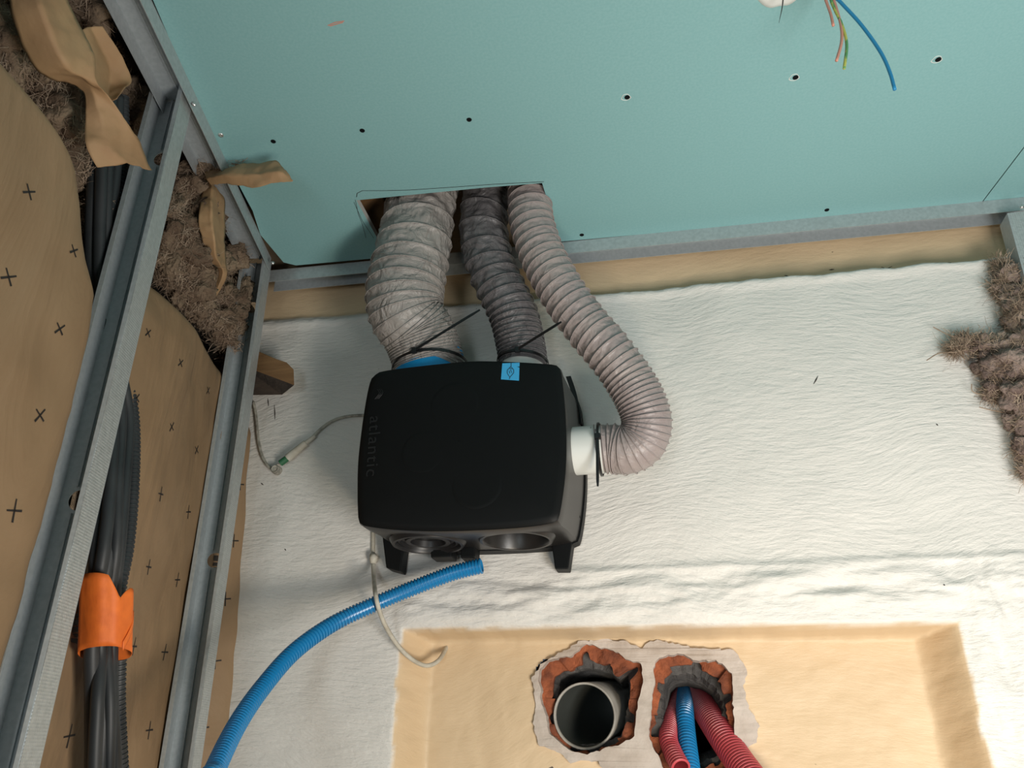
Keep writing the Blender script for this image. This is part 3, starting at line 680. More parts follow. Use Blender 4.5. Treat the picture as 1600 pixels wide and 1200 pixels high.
def pY(a, b, y): return onY(a, b, y)
sheet('torn_kraft_paper', 'pale torn strip of kraft paper sticking out across the left ceiling track', [
    [(318, 268, -.37), (322, 280, -.38), (328, 291, -.37)], [(345, 265, -.37), (348, 275, -.395), (350, 287, -.38)], [(375, 258, -.375), (378, 272, -.40), (382, 290, -.385)], [(407, 254, -.38), (405, 270, -.40), (404, 291, -.39)], [(431, 253, -.385), (432, 268, -.40), (430, 285, -.39)], [(445, 268, -.385), (446, 275, -.39), (445, 283, -.39)], [(457, 281, -.385), (458, 282, -.385), (457, 283, -.385)]], pY)
sheet('torn_kraft_paper', 'brown torn tongue of kraft paper hanging down over the wool between the studs', [
    [(322, 280, .02), (330, 284, .035), (338, 296, .03)], [(312, 322, .035), (330, 315, .055), (350, 311, .04)], [(312, 355, .04), (332, 352, .06), (351, 350, .045)], [(321, 397, .035), (336, 396, .055), (352, 397, .045)], [(341, 422, .035), (348, 425, .045), (354, 430, .045)], [(338, 445, .035), (342, 446, .04), (347, 448, .04)], [(332, 470, .03), (333, 470, .03), (335, 468, .03)]], onL)
p = onZ(379, 250, ZC - .012); 
wool('small ball of wool fluff caught on the track above the torn paper strip', [(onY(379, 251, -.36), .008), (onY(372, 256, -.36), .005)], 150, None, M['wool'], 9, name='wool_fluff')

# timber block
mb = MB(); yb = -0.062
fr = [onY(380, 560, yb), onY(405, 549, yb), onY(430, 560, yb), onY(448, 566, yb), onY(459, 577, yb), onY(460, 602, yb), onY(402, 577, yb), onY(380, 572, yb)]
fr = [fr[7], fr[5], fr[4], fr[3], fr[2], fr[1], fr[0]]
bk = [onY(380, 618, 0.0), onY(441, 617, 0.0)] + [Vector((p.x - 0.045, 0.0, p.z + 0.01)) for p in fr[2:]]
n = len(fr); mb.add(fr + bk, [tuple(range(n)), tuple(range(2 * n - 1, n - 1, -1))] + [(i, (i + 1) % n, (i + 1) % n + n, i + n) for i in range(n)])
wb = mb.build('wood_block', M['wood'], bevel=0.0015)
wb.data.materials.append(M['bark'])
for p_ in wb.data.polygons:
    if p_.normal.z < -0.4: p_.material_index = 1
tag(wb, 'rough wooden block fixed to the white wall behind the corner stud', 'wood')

# ================================================================== CONDUITS
def rib_tube(path, r, pitch, depth, seg=20, cap_in=True):
    n = max(2, int(sum((b - a).length for a, b in zip(path, path[1:])) / pitch)); L = [0.0]
    for a, b in zip(path, path[1:]): L.append(L[-1] + (b - a).length)
    A = np.array([tuple(v) for v in path]); q = []; rr = []
    for i in range(n):
        for (u, w_) in ((0.0, 0), (0.12, 1), (0.55, 1), (0.68, 0)):
            q.append((i + u) * L[-1] / n); rr.append(r if w_ else r - depth)
    P = [Vector((np.interp(t, L, A[:, 0]), np.interp(t, L, A[:, 1]), np.interp(t, L, A[:, 2]))) for t in q]
    fr = frames(tangents(P)); rows = []
    for p, (a, b), r_ in zip(P, fr, rr): rows.append([p + (a * math.cos(t) + b * math.sin(t)) * r_ for t in [2 * PI * k / seg for k in range(seg)]])
    # open near end: inner wall
    inner = []
    for i in (0, 10):
        p = P[min(i * 2, len(P) - 1)]; a, b = fr[min(i * 2, len(P) - 1)]; inner.append([p + (a * math.cos(t) + b * math.sin(t)) * (r * 0.78) for t in [2 * PI * k / seg for k in range(seg)]])
    mb = MB(); mb.grid([inner[1], inner[0]] + rows, True); return mb
# blue conduit hanging from under the fan unit
ppx = [(753, 884, -.045), (735, 888, -.045), (700, 898, -.047), (640, 921, -.055), (585, 944, -.07), (520, 975, -.10), (460, 1018, -.15), (412, 1072, -.21), (372, 1130, -.28), (335, 1205, -.36), (310, 1275, -.43)]
P = [onY(*q) for q in ppx]; P.append(P[-1] + Vector((-0.01, -0.04, -0.30))); P.append(P[-1] + Vector((0.02, -0.02, -0.45)))
path = catmull(P, 0.003)
t = thing('corrugated_conduit', 'bright blue corrugated conduit curving from below the black fan unit down to the left', 'conduit', P[0])
rib_tube(path, 0.0125, 0.0054, 0.0019).build('ribbed_tube', M['conduit'], t, smooth=True, angle=0.9)
# conduits in the wall opening
def cond(label, pts, r, m):
    P = [onY(*q) for q in pts]; t = thing('corrugated_conduit', label, 'conduit', P[0]); rib_tube(catmull(P[::-1], 0.003), r, 0.0058, 0.0019).build('ribbed_tube', M[m], t, smooth=True, angle=0.9)
cond('blue corrugated conduit coming out of the right wall opening between two red ones', [(1071, 1075, .30), (1070, 1105, .16), (1073, 1150, .11), (1079, 1200, .07), (1085, 1260, .03), (1090, 1330, -.01)], 0.0145, 'conduit')
cond('thin red corrugated conduit with open end, left in the right wall opening', [(1060, 1080, .30), (1050, 1115, .17), (1044, 1150, .10), (1051, 1175, .07), (1064, 1200, .04)], 0.0145, 'red')
cond('thick red corrugated conduit at the right side of the right wall opening', [(1085, 1080, .30), (1103, 1110, .17), (1125, 1145, .10), (1155, 1190, .05), (1190, 1240, .0), (1230, 1310, -.05)], 0.0225, 'red')
# waste pipe
c = onY(913, 1118, ND + 0.012); t = thing('waste_pipe', 'grey white plastic pipe end in the left wall opening', 'pipe', c)
n = 48; ring = lambda r, y: [Vector((c.x + math.cos(a) * r + (y - c.y) * 0.12, y, c.z + math.sin(a) * r + (y - c.y) * 0.10)) for a in [2 * PI * k / n for k in range(n)]]
mb = MB(); mb.grid([ring(0.0490, c.y + 0.30), ring(0.0500, c.y), ring(0.0485, c.y - 0.001), ring(0.0465, c.y + 0.001), ring(0.0462, c.y + 0.004)], True); mb.build('pipe_wall', M['pvc'], t, smooth=True)
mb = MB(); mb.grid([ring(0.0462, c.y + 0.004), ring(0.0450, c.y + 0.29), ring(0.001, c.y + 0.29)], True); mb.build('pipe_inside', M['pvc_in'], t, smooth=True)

# black conduits behind the near stud
cent = [(172, 150, .0), (170, 250, .0), (164, 400, .0), (174, 550, .012), (188, 650, .024), (184, 750, .04), (177, 850, .052), (168, 920, .058), (166, 970, .058), (166, 1020, .058), (166, 1100, .058), (166, 1210, .06), (166, 1330, .06)]
wd = [24, 24, 22, 24, 22, 26, 30, 25, 24, 24, 27, 30, 32]
labs = ['black corrugated conduit at the right side of the taped bundle', 'smooth black cable second from the right in the taped bundle', 'dark blue black cable at the left side of the taped bundle', 'black cable third from the right in the taped bundle', 'black cable third from the left in the taped bundle', 'black cable second from the left in the taped bundle', 'black cable behind the middle of the taped bundle']
place = [1.0, 0.55, -1.0, 0.12, -0.25, -0.62, 0.3]; dep = [0.0, 0.012, 0.0, 0.016, 0.010, 0.014, -0.006]
for i in range(7):
    P = [onL(a + place[i] * w_ * .82 + 3 * math.sin(j * 1.7 + i), b, off + dep[i] * (.25 if 900 < b < 1030 else 1)) for j, ((a, b, off), w_) in enumerate(zip(cent, wd))]
    P.append(P[-1] + Vector((0, 0, -.12))); P.append(P[-1] + Vector((0, 0, -.45))); P.append(Vector((P[-1].x, P[-1].y, FLOOR + .02))); path = catmull(P, 0.006); r = [0.0086, .0072, .0090, .0070, .0072, .0078, .0070][i]
    t = thing('electrical_cable', labs[i], 'cable', P[-1], 'black cables in the taped bundle')
    if i == 0: rib_tube(path, r, 0.006, 0.0012, 14).build('ribbed_tube', M['cable'], t, smooth=True, angle=.9)
    else:
        mb = MB(); mb.tube(path, r, 12); mb.build('cable_sheath', M['cable'], t, smooth=True)
# orange tape
T_ = [onL(a, b, o_) for a, b, o_ in ((168, 915, .068), (166, 965, .068), (165, 1022, .068))]
rows = []; nA = 64
ax = Vector((LD[0], LD[1], 0)); ay = Vector((LN[0], LN[1], 0))
for k in range(13):
    u = k / 12; row = []
    for q in range(nA):
        a = 2 * PI * q / nA; top = T_[0]; bot = T_[2]
        notch = 0.020 * max(0, 1 - abs(((a - 1.15 + PI) % (2 * PI)) - PI) / 0.55)  # dip in the front of the upper edge
        z = lerp(top.z - notch + 0.008 * math.cos(a * 1.0), bot.z + 0.006 * math.sin(a + .6), u); f = (z - bot.z) / (top.z - bot.z)
        c = bot.lerp(top, f); rx = 0.0305 - 0.0012 * math.sin(u * 3.1); ry = 0.026
        bx = abs(math.cos(a)) ** 0.8 * math.copysign(1, math.cos(a)); by = abs(math.sin(a)) ** 0.8 * math.copysign(1, math.sin(a))
        wob = 1 + 0.03 * math.sin(7 * a + 1) * (1 - .4 * u) + 0.02 * nz((math.cos(a), math.sin(a), z * 10), 2)
        row.append(Vector((c.x, c.y, z)) + ax * bx * rx * wob + ay * by * ry * wob)
    rows.append(row)
mb = MB(); mb.grid(rows, True)
t = thing('tape_wrap', 'orange adhesive tape wrapped round the black cable bundle', 'tape', T_[2]); mb.build('wrapped_band', M['orange'], t, smooth=True, solid=0.0008)
# overlapping tape tail laid diagonally
mb = MB(); rows = []
for k in range(14):
    u = k / 13; a0 = lerp(2.3, 1.25, u)
    row = []
    for j in range(4):
        z = lerp(T_[0].z - 0.018, T_[2].z + 0.012, u) - 0.010 * j / 3 - 0.006 * (1 - u); f = (z - T_[2].z) / (T_[0].z - T_[2].z); c = T_[2].lerp(T_[0], f)
        row.append(Vector((c.x, c.y, z)) + ax * math.cos(a0) * 0.0318 + ay * (abs(math.sin(a0)) ** .8) * 0.0276)
    rows.append(row)
mb.grid(rows); mb.build('tape_tail', M['orange'], t, smooth=True, solid=0.0006)

# ================================================================== FAN UNIT
U = thing('ventilation_unit', 'black box shaped ventilation fan unit mounted on the white wall', 'fan unit', (-0.305, -0.10, 0.285))
frontpx = [(586, 585), (592, 581), (620, 576), (680, 569), (740, 564), (800, 565), (850, 568), (868, 570), (875, 576), (878, 590), (883, 640), (885, 690), (884, 730), (880, 770), (874, 805), (870, 814), (862, 817), (834, 822), (790, 826), (732, 829), (680, 830), (640, 829), (600, 826), (568, 821), (561, 816), (559, 806), (558, 770), (559, 722), (564, 675), (569, 640), (575, 607), (580, 591)]
yF = -0.18
O = [(onY(a, b, yF).x, onY(a, b, yF).z) for a, b in frontpx]
def smooth_loop(P, n=128):
    Q = catmull([Vector((x, 0, z)) for x, z in P] + [Vector((P[0][0], 0, P[0][1]))], 0.001); k = len(Q); return [(Q[int(i * (k - 1) / n)].x, Q[int(i * (k - 1) / n)].z) for i in range(n)]
O = smooth_loop(O); cx = sum(p[0] for p in O) / len(O); cz = sum(p[1] for p in O) / len(O)
def outl(kx, kz, y, dz=0, dx=0): return [Vector((cx + (x - cx) * kx + dx, y, cz + (z - cz) * kz + dz)) for x, z in O]
mb = MB(); rows = [outl(1.0, 1.0, yF + 0.0015), outl(1.008, 1.008, yF + 0.008), outl(1.010, 1.002, -0.15), outl(1.03, 0.985, -0.10, 0.004), outl(1.045, 1.00, -0.028, 0.008, .002)]
mb.grid(rows, True); n = len(O)
mb.f.append(tuple(range(n - 1, -1, -1))); st = len(mb.v) - n; mb.f.append(tuple(range(st, st + n)))
body = mb.build('housing', M['black_side'], U, smooth=True, angle=0.6)
# ports cut into the underside
zb = 0.308
pR = [onZ(806, 842, 0.306), 0.049]; pL = [onZ(668, 848, 0.306), 0.046]
def cutter(c, r, depth):
    mb = MB(); n = 48
    mb.grid([[Vector((c.x + math.cos(t) * r, c.y + math.sin(t) * r, z)) for t in [2 * PI * k / n for k in range(n)]] for z in (0.2, c.z + depth)], True)
    mb.f.append(tuple(range(n - 1, -1, -1))); mb.f.append(tuple(range(n, 2 * n))); return mb.build('cutter', M['black_in'], U)
def apply_bool(o, cs):
    for c in cs:
        md = o.modifiers.new('b', 'BOOLEAN'); md.operation = 'DIFFERENCE'; md.object = c; md.solver = 'EXACT'
    dg = bpy.context.evaluated_depsgraph_get(); me = bpy.data.meshes.new_from_object(o.evaluated_get(dg)); o.modifiers.clear(); old = o.data; o.data = me
    for c in cs: bpy.data.objects.remove(c)
yc = -0.104
cR = Vector((pR[0].x, yc, 0.306)); cL = Vector((pL[0].x, yc, 0.306))
apply_bool(body, [cutter(cR, 0.050, 0.07), cutter(cL, 0.050, 0.03)])
def rings(c, prof, n=56, axis='z'):
    rows = []
    for r, h in prof:
        if axis == 'z': rows.append([Vector((c.x + math.cos(t) * r, c.y + math.sin(t) * r, c.z + h)) for t in [2 * PI * k / n for k in range(n)]])
        else: rows.append([Vector((c.x + h, c.y + math.cos(t) * r, c.z + math.sin(t) * r)) for t in [2 * PI * k / n for k in range(n)]])
    mb = MB(); mb.grid(rows, True); return mb
p = rings(cR, [(0.049, .05), (0.0495, -.001), (0.052, -.004), (0.056, -.004), (0.058, -.001), (0.061, 0.004)]).build('open_port', M['black_side'], U, smooth=True, angle=.7)
rings(cR, [(0.0490, .045), (0.040, .045), (0.038, .030), (0.034, .028), (0.030, .045), (0.001, .045)]).build('port_inside', M['black_in'], p, smooth=True)
p = rings(cL, [(0.0495, .02), (0.0495, .000), (0.052, -.004), (0.056, -.004), (0.058, -.001), (0.061, .004)]).build('capped_port', M['black_in'], U, smooth=True, angle=.7)
rings(cL, [(0.0490, .002), (0.044, .000), (0.042, 0.005), (0.037, .005), (0.035, .001), (0.028, .001), (0.026, .010), (0.001, .010)]).build('port_cap', M['black_in'], p, smooth=True, angle=.7)
# front cover: shallow pillow panel
mb = MB(); rows = []
for k, dy in ((1.0, .0015), (0.985, -.0015), (0.93, -.0030), (0.7, -.0045), (0.4, -.0055), (0.12, -.0058), (0.005, -.0058)): rows.append(outl(k, k, yF + dy))
mb.grid(rows, True); cover = mb.build('front_cover', M['black'], U, smooth=True)
ctree = bvh(cover)
def onC(a, b, lift=0.0004):
    p, nrm = hit(ctree, a, b); p = p if p is not None else onY(a, b, yF - .004)
    return p + Vector((0, -lift, 0))
# round scuffed bosses on the cover
for (a, b, rr) in ((710, 635, .041), (662, 706, .036), (745, 755, .040)):
    c = onC(a, b, 0); mb = MB(); n = 48
    mb.grid([[Vector((c.x + math.cos(t) * r, c.y - h, c.z + math.sin(t) * r)) for t in [2 * PI * k / n for k in range(n)]] for r, h in ((rr, -0.0004), (rr - .003, .00015), (rr - .006, .0002), (.001, .0002))], True)
    mb.build('cover_boss', M['black'], cover, smooth=True)
# raised lettering reading downwards
def text_mesh(body_, size, depth):
    cu = bpy.data.curves.new('txt', 'FONT'); cu.body = body_; cu.size = size; cu.extrude = depth; cu.align_x = 'LEFT'; cu.space_character = 1.12
    o = bpy.data.objects.new('txt', cu); link(o); dg = bpy.context.evaluated_depsgraph_get(); dg.update()
    me = bpy.data.meshes.new_from_object(o.evaluated_get(dg)); bpy.data.objects.remove(o)
    V = [v.co.copy() for v in me.vertices]; Fc = [tuple(p.vertices) for p in me.polygons]; bpy.data.meshes.remove(me); return V, Fc
V, Fc = text_mesh('atlantic', 0.028, 0.0006)
wdt = max(v.x for v in V); top = onC(588, 650); bot = onC(582, 744); down = (bot - top); ln = down.length; down.normalize(); right = down.cross(Vector((0, -1, 0))).normalized()
if right.x < 0: right = -right
mb = MB(); mb.add([top + down * (v.x * ln / wdt) + right * (v.y - 0.010) + Vector((0, -0.0006 - v.z, 0)) for v in V], Fc); mb.build('raised_lettering', M['print'], cover)
mb = MB(); c = onC(592, 617)
for k in range(3):
    mb.tube([c + right * ((k - 1) * .003 + .004 * math.sin(q * .8)) + down * (q * .0035 - .010) + Vector((0, -.0006, 0)) for q in range(6)], 0.0005, 5)
mb.build('raised_emblem', M['print'], cover)
# blue sticker with leaf shaped print
q = [onC(*p, 0.0008) for p in ((785, 568), (812, 567), (811, 595), (783, 593))]
mb = MB(); mb.add(q + [p + Vector((0, .0004, 0)) for p in q], [(0, 1, 2, 3), (7, 6, 5, 4), (0, 4, 5, 1), (1, 5, 6, 2), (2, 6, 7, 3), (3, 7, 4, 0)]); stk = mb.build('blue_sticker', M['tag'], U)
mb = MB()
for L in ([(799, 567), (799, 573)], [(799, 573), (793, 579), (793, 584), (797, 590), (803, 583), (803, 578), (799, 574)], [(796, 580), (797, 584)], [(798, 578), (800, 583)], [(796, 576), (801, 577)], [(797, 590), (796, 593)]):
    P = [onC(a, b, 0.0012) for a, b in L]; 
    for a_, b_ in zip(P, P[1:]):
        d = (b_ - a_).normalized(); e = Vector((-d.z, 0, d.x)) * 0.0004; mb.add([a_ + e, a_ - e, b_ - e, b_ + e], [(0, 1, 2, 3)])
mb.build('printed_droplet', M['ink'], stk)
# feet
for px in ([(592, 842), (633, 853), (625, 893), (603, 887)], [(858, 850), (899, 846), (888, 889), (867, 889)]):
    a = [onY(x, y, -0.034) for x, y in px]; b = [Vector((p.x, -0.003, p.z)) for p in a]
    a[0].z += .03; a[1].z += .03; b[0].z += .03; b[1].z += .03
    mb = MB(); mb.hexa(b + a); mb.build('mounting_foot', M['black'], U, bevel=0.002)
# back plate, clips and side strap
mb = MB(); ro = [Vector((v.x, -0.030, v.z)) for v in outl(1.06, 1.01, 0, .008, .002)]; rb = [Vector((v.x, -0.004, v.z)) for v in ro]
mb.grid([ro, rb], True); mb.f.append(tuple(range(len(ro) - 1, -1, -1))); mb.f.append(tuple(range(len(ro), 2 * len(ro)))); mb.build('back_plate', M['black'], U, smooth=True, angle=.6)
for (a, b, c_, d_) in ((676, 862, 708, 872), (722, 864, 744, 873)):
    p0 = onY(a, b, -0.045); p1 = onY(c_, d_, -0.045); mb = MB(); mb.box((min(p0.x, p1.x), -0.055, min(p0.z, p1.z)), (max(p0.x, p1.x), -0.02, max(p0.z, p1.z) + .012)); mb.build('clip', M['black'], U, bevel=0.002)
p0 = onY(908, 802, -0.035); mb = MB(); mb.box((p0.x - .012, -0.046, p0.z - .010), (p0.x - .001, -0.018, p0.z + .010)); mb.build('clip', M['black'], U, bevel=0.002)
# spigots
def spigot(name, c, r, h, m, axis='z', lab=None):
    sg = 1
    o = rings(c, [(r + .005, -0.004), (r + .005, 0.004), (r, 0.006), (r, h), (r - .003, h), (r - .003, 0)], axis=axis).build(name, M[m], U, smooth=True, angle=.6)
    if lab: tag(o, lab)
c1 = Vector((onY(671, 566, -0.105).x, -0.105, 0.565)); c2 = Vector((onY(816, 560, -0.10).x, -0.10, 0.575))
spigot('spigot', c1, 0.0595, 0.08, 'blue', lab='blue round spigot under the widest duct')
spigot('spigot', c2, 0.0385, 0.075, 'white', lab='white round spigot on top')
yS = -0.105; c3 = onY(893, 706, yS); c3 = Vector((c3.x - 0.012, yS, c3.z + 0.001))
spigot('spigot', c3, 0.0385, 0.062, 'white', 'x', 'white round spigot on the right side')
rings(c3, [(0.054, -0.006), (0.058, 0.0035), (0.047, 0.006), (0.040, 0.004), (0.040, -.004)], axis='x').build('side_port_ring', M['black_side'], U, smooth=True, angle=.7)
for L in ([(888, 588, -.045), (896, 612, -.045), (902, 640, -.046), (905, 662, -.05)],):
    P = [onY(*q) for q in L]; mb = MB(); rows = []
    for p in catmull(P, .01): rows.append([p + Vector((-.0045, 0, 0)), p + Vector((.0045, -.001, 0)), p + Vector((.0045, .006, 0)), p + Vector((-.0045, .006, 0))])
    mb.grid(rows, True); mb.f.append((0, 1, 2, 3)); k = len(mb.v); mb.f.append((k - 1, k - 2, k - 3, k - 4)); mb.build('side_strap', M['tie'], U)

# ================================================================== DUCTS
def duct(label, pts, R0, pitch, m, crumple=0.0028, sag=0.004, seg=72, hand=1, seed=0, wire_r=0.0011, step=0.0022, end_r=None):
    """pts: list of world points from the far (upper) end; pitch: function of 0..1 along the duct"""
    path = catmull(pts, step); T = tangents(path)
    for _ in range(3): T = [(T[max(i - 1, 0)] + T[i] + T[min(i + 1, len(T) - 1)]).normalized() for i in range(len(T))]
    fr = frames(T); n = len(path); ph = 0.0; rows = []; phs = []
    Rf = (lambda u: R0) if end_r is None else (lambda u: np.interp(u, *end_r))
    for i in range(n):
        if i: ph += 2 * PI * (path[i] - path[i - 1]).length / pitch(i / (n - 1))
        phs.append(ph); a, b = fr[i]; row = []; pt = pitch(i / (n - 1)); sg = min(sag, pt * .22); cr = min(crumple, pt * .16); Ri = Rf(i / (n - 1))
        for k in range(seg):
            t = 2 * PI * k / seg; f = ((ph - hand * t) / (2 * PI)) % 1.0; wv = min(1.0, math.sin(PI * f) * 2.4); wv = wv * wv * (3 - 2 * wv) * (0.75 + 0.25 * math.sin(PI * f))
            q = Vector((math.cos(t) * R0, math.sin(t) * R0, ph / (2 * PI) * 0.03 + seed))
            cz_ = noise.noise(q * 75) * 0.65 + abs(noise.noise(q * 38 + Vector((3, 1, 5)))) * 1.3 - .35 + 0.4 * noise.noise(q * 170)
            r = Ri - sg * wv + cr * wv * cz_
            row.append(path[i] + (a * math.cos(t) + b * math.sin(t)) * r)
        rows.append(row)
    o = thing('flexible_duct', label, 'duct', pts[-1])
    mb = MB(); mb.grid(rows, True); mb.build('fabric_sleeve', M[m], o, smooth=True)
    # spiral wire
    W = []; nn = int(phs[-1] / (2 * PI) * 40); A = np.array([tuple(p) for p in path]); FA = np.array([tuple(f[0]) for f in fr]); FB = np.array([tuple(f[1]) for f in fr]); idx = np.arange(n)
    t0 = 0.0; prev = None
    for i in range(1, n):
        steps = max(1, int((phs[i] - phs[i - 1]) / 0.16))
        for s_ in range(steps):
            f = s_ / steps; ph_ = lerp(phs[i - 1], phs[i], f); t = hand * ph_; p = path[i - 1].lerp(path[i], f); a = fr[i - 1][0].lerp(fr[i][0], f); b = fr[i - 1][1].lerp(fr[i][1], f)
            q = p + (a * math.cos(t) + b * math.sin(t)) * (Rf(i / (n - 1)) + 0.0003)
            if prev is None or (q - prev).length > 0.003: W.append(q); prev = q
    mb = MB(); mb.tube(W, wire_r, 6); mb.build('spiral_wire', M[m], o, smooth=True)
    return o
def ip(*kv): 
    return lambda u: np.interp(u, [k for k, _ in kv], [v for _, v in kv])
top1 = onY(668, 285, -.150)
P1 = [top1 + Vector((-0.03, .02, .16)), top1 + Vector((0.0, 0.0, .05)), onY(658, 317, -.155), onY(649, 374, -.158), onY(638, 425, -.160), onY(632, 462, -.160), onY(636, 494, -.150), onY(655, 522, -.128), Vector((c1.x, c1.y, c1.z + .058)), Vector((c1.x, c1.y, c1.z + .040))]
duct('widest beige grey flexible duct dropping from the ceiling cut-out to the blue spigot', P1, 0.0625, ip((0, .048), (.58, .044), (.68, .024), (.78, .011), (.86, .006), (1, .005)), 'duct1', 0.0064, 0.0032, seed=1, end_r=([0, .4, .62, .74, .84, 1], [.0630, .0660, .0690, .0690, .0640, .0615]))
top2 = onY(762, 285, -.13)
P2 = [top2 + Vector((0.04, .02, .15)), top2 + Vector((0.005, 0.0, .04)), onY(757, 330, -.125), onY(757, 374, -.125), onY(770, 425, -.12), onY(790, 465, -.115), onY(805, 500, -.108), Vector((c2.x, c2.y, c2.z + .055)), Vector((c2.x, c2.y, c2.z + .030))]
duct('dark grey flexible duct in the middle leading to the white top spigot', P2, 0.0425, ip((0, .046), (.5, .044), (.65, .028), (.8, .016), (.9, .009), (1, .006)), 'duct2', 0.0055, 0.0032, seed=2, hand=-1, seg=60, end_r=([0, .4, .8, 1], [.0465, .0460, .0435, .0410]))
top3 = onY(826, 285, -.165)
P3 = [top3 + Vector((0.01, .03, .14)), top3 + Vector((0.0, 0.005, .05)), onY(828, 315, -.165), onY(832, 352, -.165), onY(848, 400, -.162), onY(876, 452, -.158), onY(914, 506, -.15), onY(950, 548, -.145), onY(981, 590, -.135), onY(1003, 630, -.128), onY(1011, 662, -.120), onY(1002, 690, -.112), onY(980, 703, -.108), Vector((c3.x + .078, c3.y, c3.z)), Vector((c3.x + .046, c3.y, c3.z))]
duct('long pale pinkish grey flexible duct on the right bending back into the side spigot', P3, 0.0395, ip((0, .022), (.3, .0185), (.66, .0175), (.74, .012), (.80, .0075), (.90, .0070), (.95, .007), (1, .012)), 'duct3', 0.0024, 0.0020, seed=3, hand=1, seg=60, wire_r=.0009, step=0.0018)

# cable ties
def tie(label, c, axis, r, ry, tilt, head_a, tail_to, wdt=0.0048, tilt2=0.0):
    c = Vector(c); ax_ = Vector(axis).normalized(); e1 = Vector((0, -1, 0)) - ax_ * ax_.dot(Vector((0, -1, 0))); e1.normalize(); e2 = ax_.cross(e1)
    o = thing('cable_tie', label, 'cable tie', c); rows = []; n = 56
    def pt(t, k): return c + (e1 * math.cos(t) * ry + e2 * math.sin(t) * r) + ax_ * (tilt * math.sin(t) + tilt2 * math.cos(t))
    for k in range(n):
        t = 2 * PI * k / n; p = pt(t, 0); out = (p - c); out = (out - ax_ * out.dot(ax_)).normalized()
        rows.append([p + ax_ * wdt / 2, p + ax_ * wdt / 2 + out * .0014, p - ax_ * wdt / 2 + out * .0014, p - ax_ * wdt / 2])
    rows.append(rows[0]); mb = MB(); mb.grid(rows, True); mb.build('strap', M['tie'], o)
    h = pt(head_a, 0); out = (h - c); out = (out - ax_ * out.dot(ax_)).normalized(); side = ax_.cross(out)
    mb = MB(); q = [h + side * a * .0045 + ax_ * b * .0045 + out * z for z in (0, .0065) for a, b in ((-1, -1), (1, -1), (1, 1), (-1, 1))]; mb.hexa(q); mb.build('head', M['tie'], o, bevel=.0008)
    a = h + out * .004; b = Vector(tail_to); d = (b - a).normalized(); s_ = d.cross(out).normalized() * .0022; n_ = d.cross(s_).normalized() * .0007
    mid = a.lerp(b, .5) + Vector((0, -.004, -.002)); rows = []
    for k in range(9):
        u = k / 8; p = a * (1 - u) ** 2 + mid * 2 * u * (1 - u) + b * u * u; w_ = 1 if u < .9 else .6
        rows.append([p + s_ * w_ + n_, p - s_ * w_ + n_, p - s_ * w_ - n_, p + s_ * w_ - n_])
    mb = MB(); mb.grid(rows, True); mb.f.append((0, 1, 2, 3)); k = len(mb.v); mb.f.append((k - 1, k - 2, k - 3, k - 4)); mb.build('tail', M['tie'], o)
tie('black cable tie with long tail round the widest duct above the blue spigot', (c1.x + .002, c1.y, c1.z + .052), (0.0, 0, 1), 0.0655, 0.0655, .006, -0.1, onY(750, 484, -.19), tilt2=0.0)
tie('black cable tie round the dark grey duct with its tail over the pale duct', (c2.x + .001, c2.y, c2.z + .040), (0.0, 0, 1), 0.0435, 0.0435, -.004, 0.0, onY(877, 503, -.205), wdt=.004)
tie('black cable tie round the pale duct beside the white side spigot', (c3.x + .058, c3.y, c3.z), (1, 0, 0), 0.0415, 0.0415, 0.0, -0.1, onY(934, 760, -.15), wdt=.004)

# ================================================================== CORDS AND WIRES
def cord(name, label, pts, r, m, cat, step=.004):
    P = [onY(*q) for q in pts]; o = thing(name, label, cat, P[-1]); mb = MB(); mb.tube(catmull(P, step), r, 10); mb.build('sheath', M[m], o, smooth=True); return o
o = cord('painted_cord', 'white painted cord hanging over the blue conduit into the niche', [(583, 830, -.003), (583, 850, -.003), (583, 872, -.006), (584, 900, -.03), (587, 930, -.088), (594, 958, -.080), (606, 985, -.05), (625, 1013, -.02), (648, 1033, .01), (668, 1040, .03), (686, 1031, .045), (701, 1006, .085)], 0.0036, 'cord', 'cord')
P = [onY(*q) for q in [(582, 866, -.010), (584, 872, -.012), (583, 880, -.010)]]; mb = MB(); mb.tube(P, lambda u: .005 + .003 * math.sin(PI * u), 12); mb.build('knot', M['cord'], o, smooth=True)
o = cord('wall_cable', 'old cable painted over, running from the corner stud to behind the fan unit', [(396, 628, -.004), (400, 650, -.004), (404, 690, -.005), (411, 716, -.006), (422, 731, -.007), (434, 727, -.009), (446, 717, -.010), (480, 691, -.010), (498, 673, -.006), (515, 660, -.005), (535, 652, -.004), (560, 649, -.003), (590, 650, .0)], 0.0028, 'oldcord', 'cable')
def seg_tube(px0, px1, r0, r1, m, name, par):
    a, b = onY(*px0), onY(*px1); mb = MB(); mb.tube([a, a.lerp(b, .5), b], lambda u: lerp(r0, r1, u), 14); return mb.build(name, M[m], par, smooth=True, angle=.8)
con = seg_tube((449, 716, -.012), (478, 692, -.012), .0078, .0062, 'cord', 'connector', o)
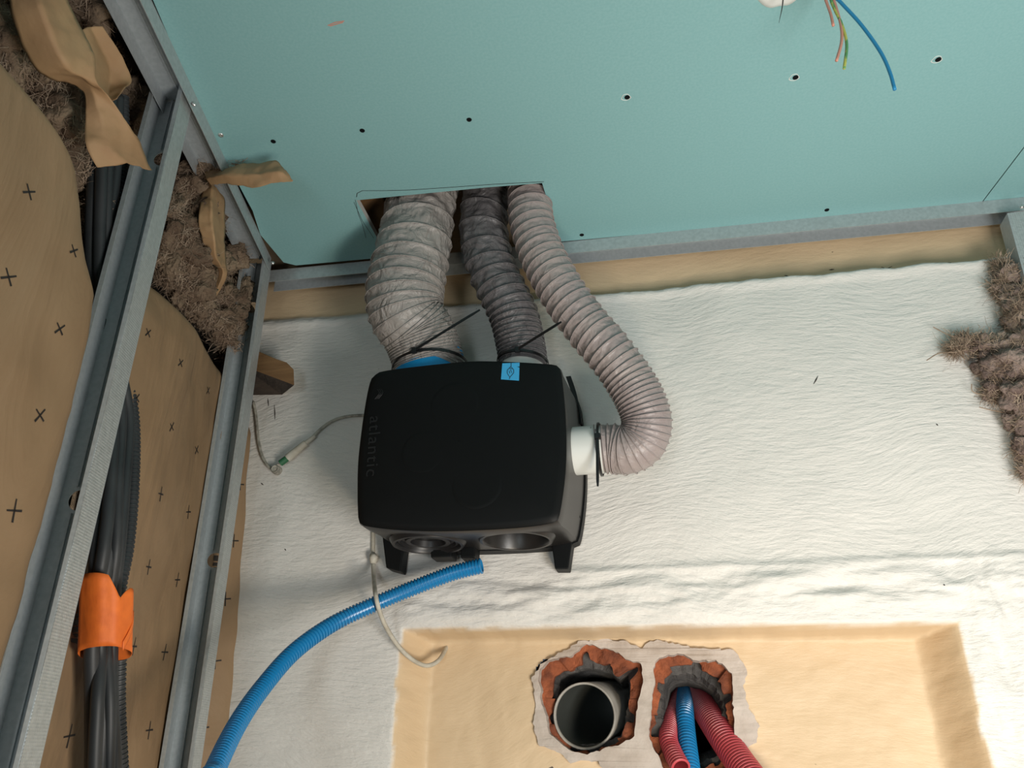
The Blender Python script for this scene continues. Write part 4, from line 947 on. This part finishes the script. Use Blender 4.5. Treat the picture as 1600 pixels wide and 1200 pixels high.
seg_tube((438, 724, -.012), (450, 715, -.012), .0062, .0062, 'green', 'green_ring', con)
seg_tube((478, 692, -.011), (492, 681, -.010), .0042, .0036, 'cord', 'connector_neck', con)
seg_tube((431, 733, -.016), (431, 733, -.004), .0065, .0065, 'oldcord', 'round_nub', o) if False else None
c = onY(430, 733, -.012); mb = MB(); mb.grid([[Vector((c.x + math.cos(t) * r, c.y + y, c.z + math.sin(t) * r)) for t in [2 * PI * k / 20 for k in range(20)]] for r, y in ((.0085, .012), (.0082, 0), (.0065, -.003), (.005, -.002), (.003, -.001), (.0025, -.003), (.0001, -.003))], True); mb.build('round_nub', M['oldcord'], o, smooth=True, angle=.8)
yw = onZ(1296, -34, ZC).y
top = Vector((onZ(1296, -34, ZC).x, yw, ZC + .06))
for lab, pts, m, cat in (
    ('short pink wire leftmost of those hanging from the ceiling', [(1289, -10), (1292, 5), (1298, 22), (1302, 40)], 'w_pink', 'wire'),
    ('longer pink wire curving beside the yellow green wire', [(1300, -10), (1306, 10), (1314, 40), (1315, 65), (1307, 95)], 'w_pink', 'wire'),
    ('yellow and green striped wire hanging from the ceiling', [(1296, -10), (1303, 12), (1316, 40), (1323, 70), (1319, 107)], 'w_yg', 'wire'),
    ('long blue wire hanging from the ceiling at right', [(1298, -15), (1313, 3), (1345, 38), (1375, 80), (1390, 112), (1398, 140)], 'w_blue', 'wire')):
    P = [top] + [onY(a, b, yw - .01) for a, b in pts]; o = thing('electrical_wire', lab, cat, P[-1], 'wires hanging from the ceiling')
    mb = MB(); mb.tube(catmull(P, .004), 0.0021 if 'blue' in lab else 0.0018, 8); mb.build('insulated_core', M[m], o, smooth=True)
P = [onY(1224, -5, onZ(1222, -16, ZC).y), onY(1222, 12, onZ(1222, -16, ZC).y), onY(1217, 36, onZ(1222, -16, ZC).y)]; mb = MB(); mb.tube(catmull(P, .004), lambda u: .0010 * (1.2 - u), 6)
tag(mb.build('wire_end', M['tie']), 'thin black thread hanging from the round ceiling hole', 'wire')
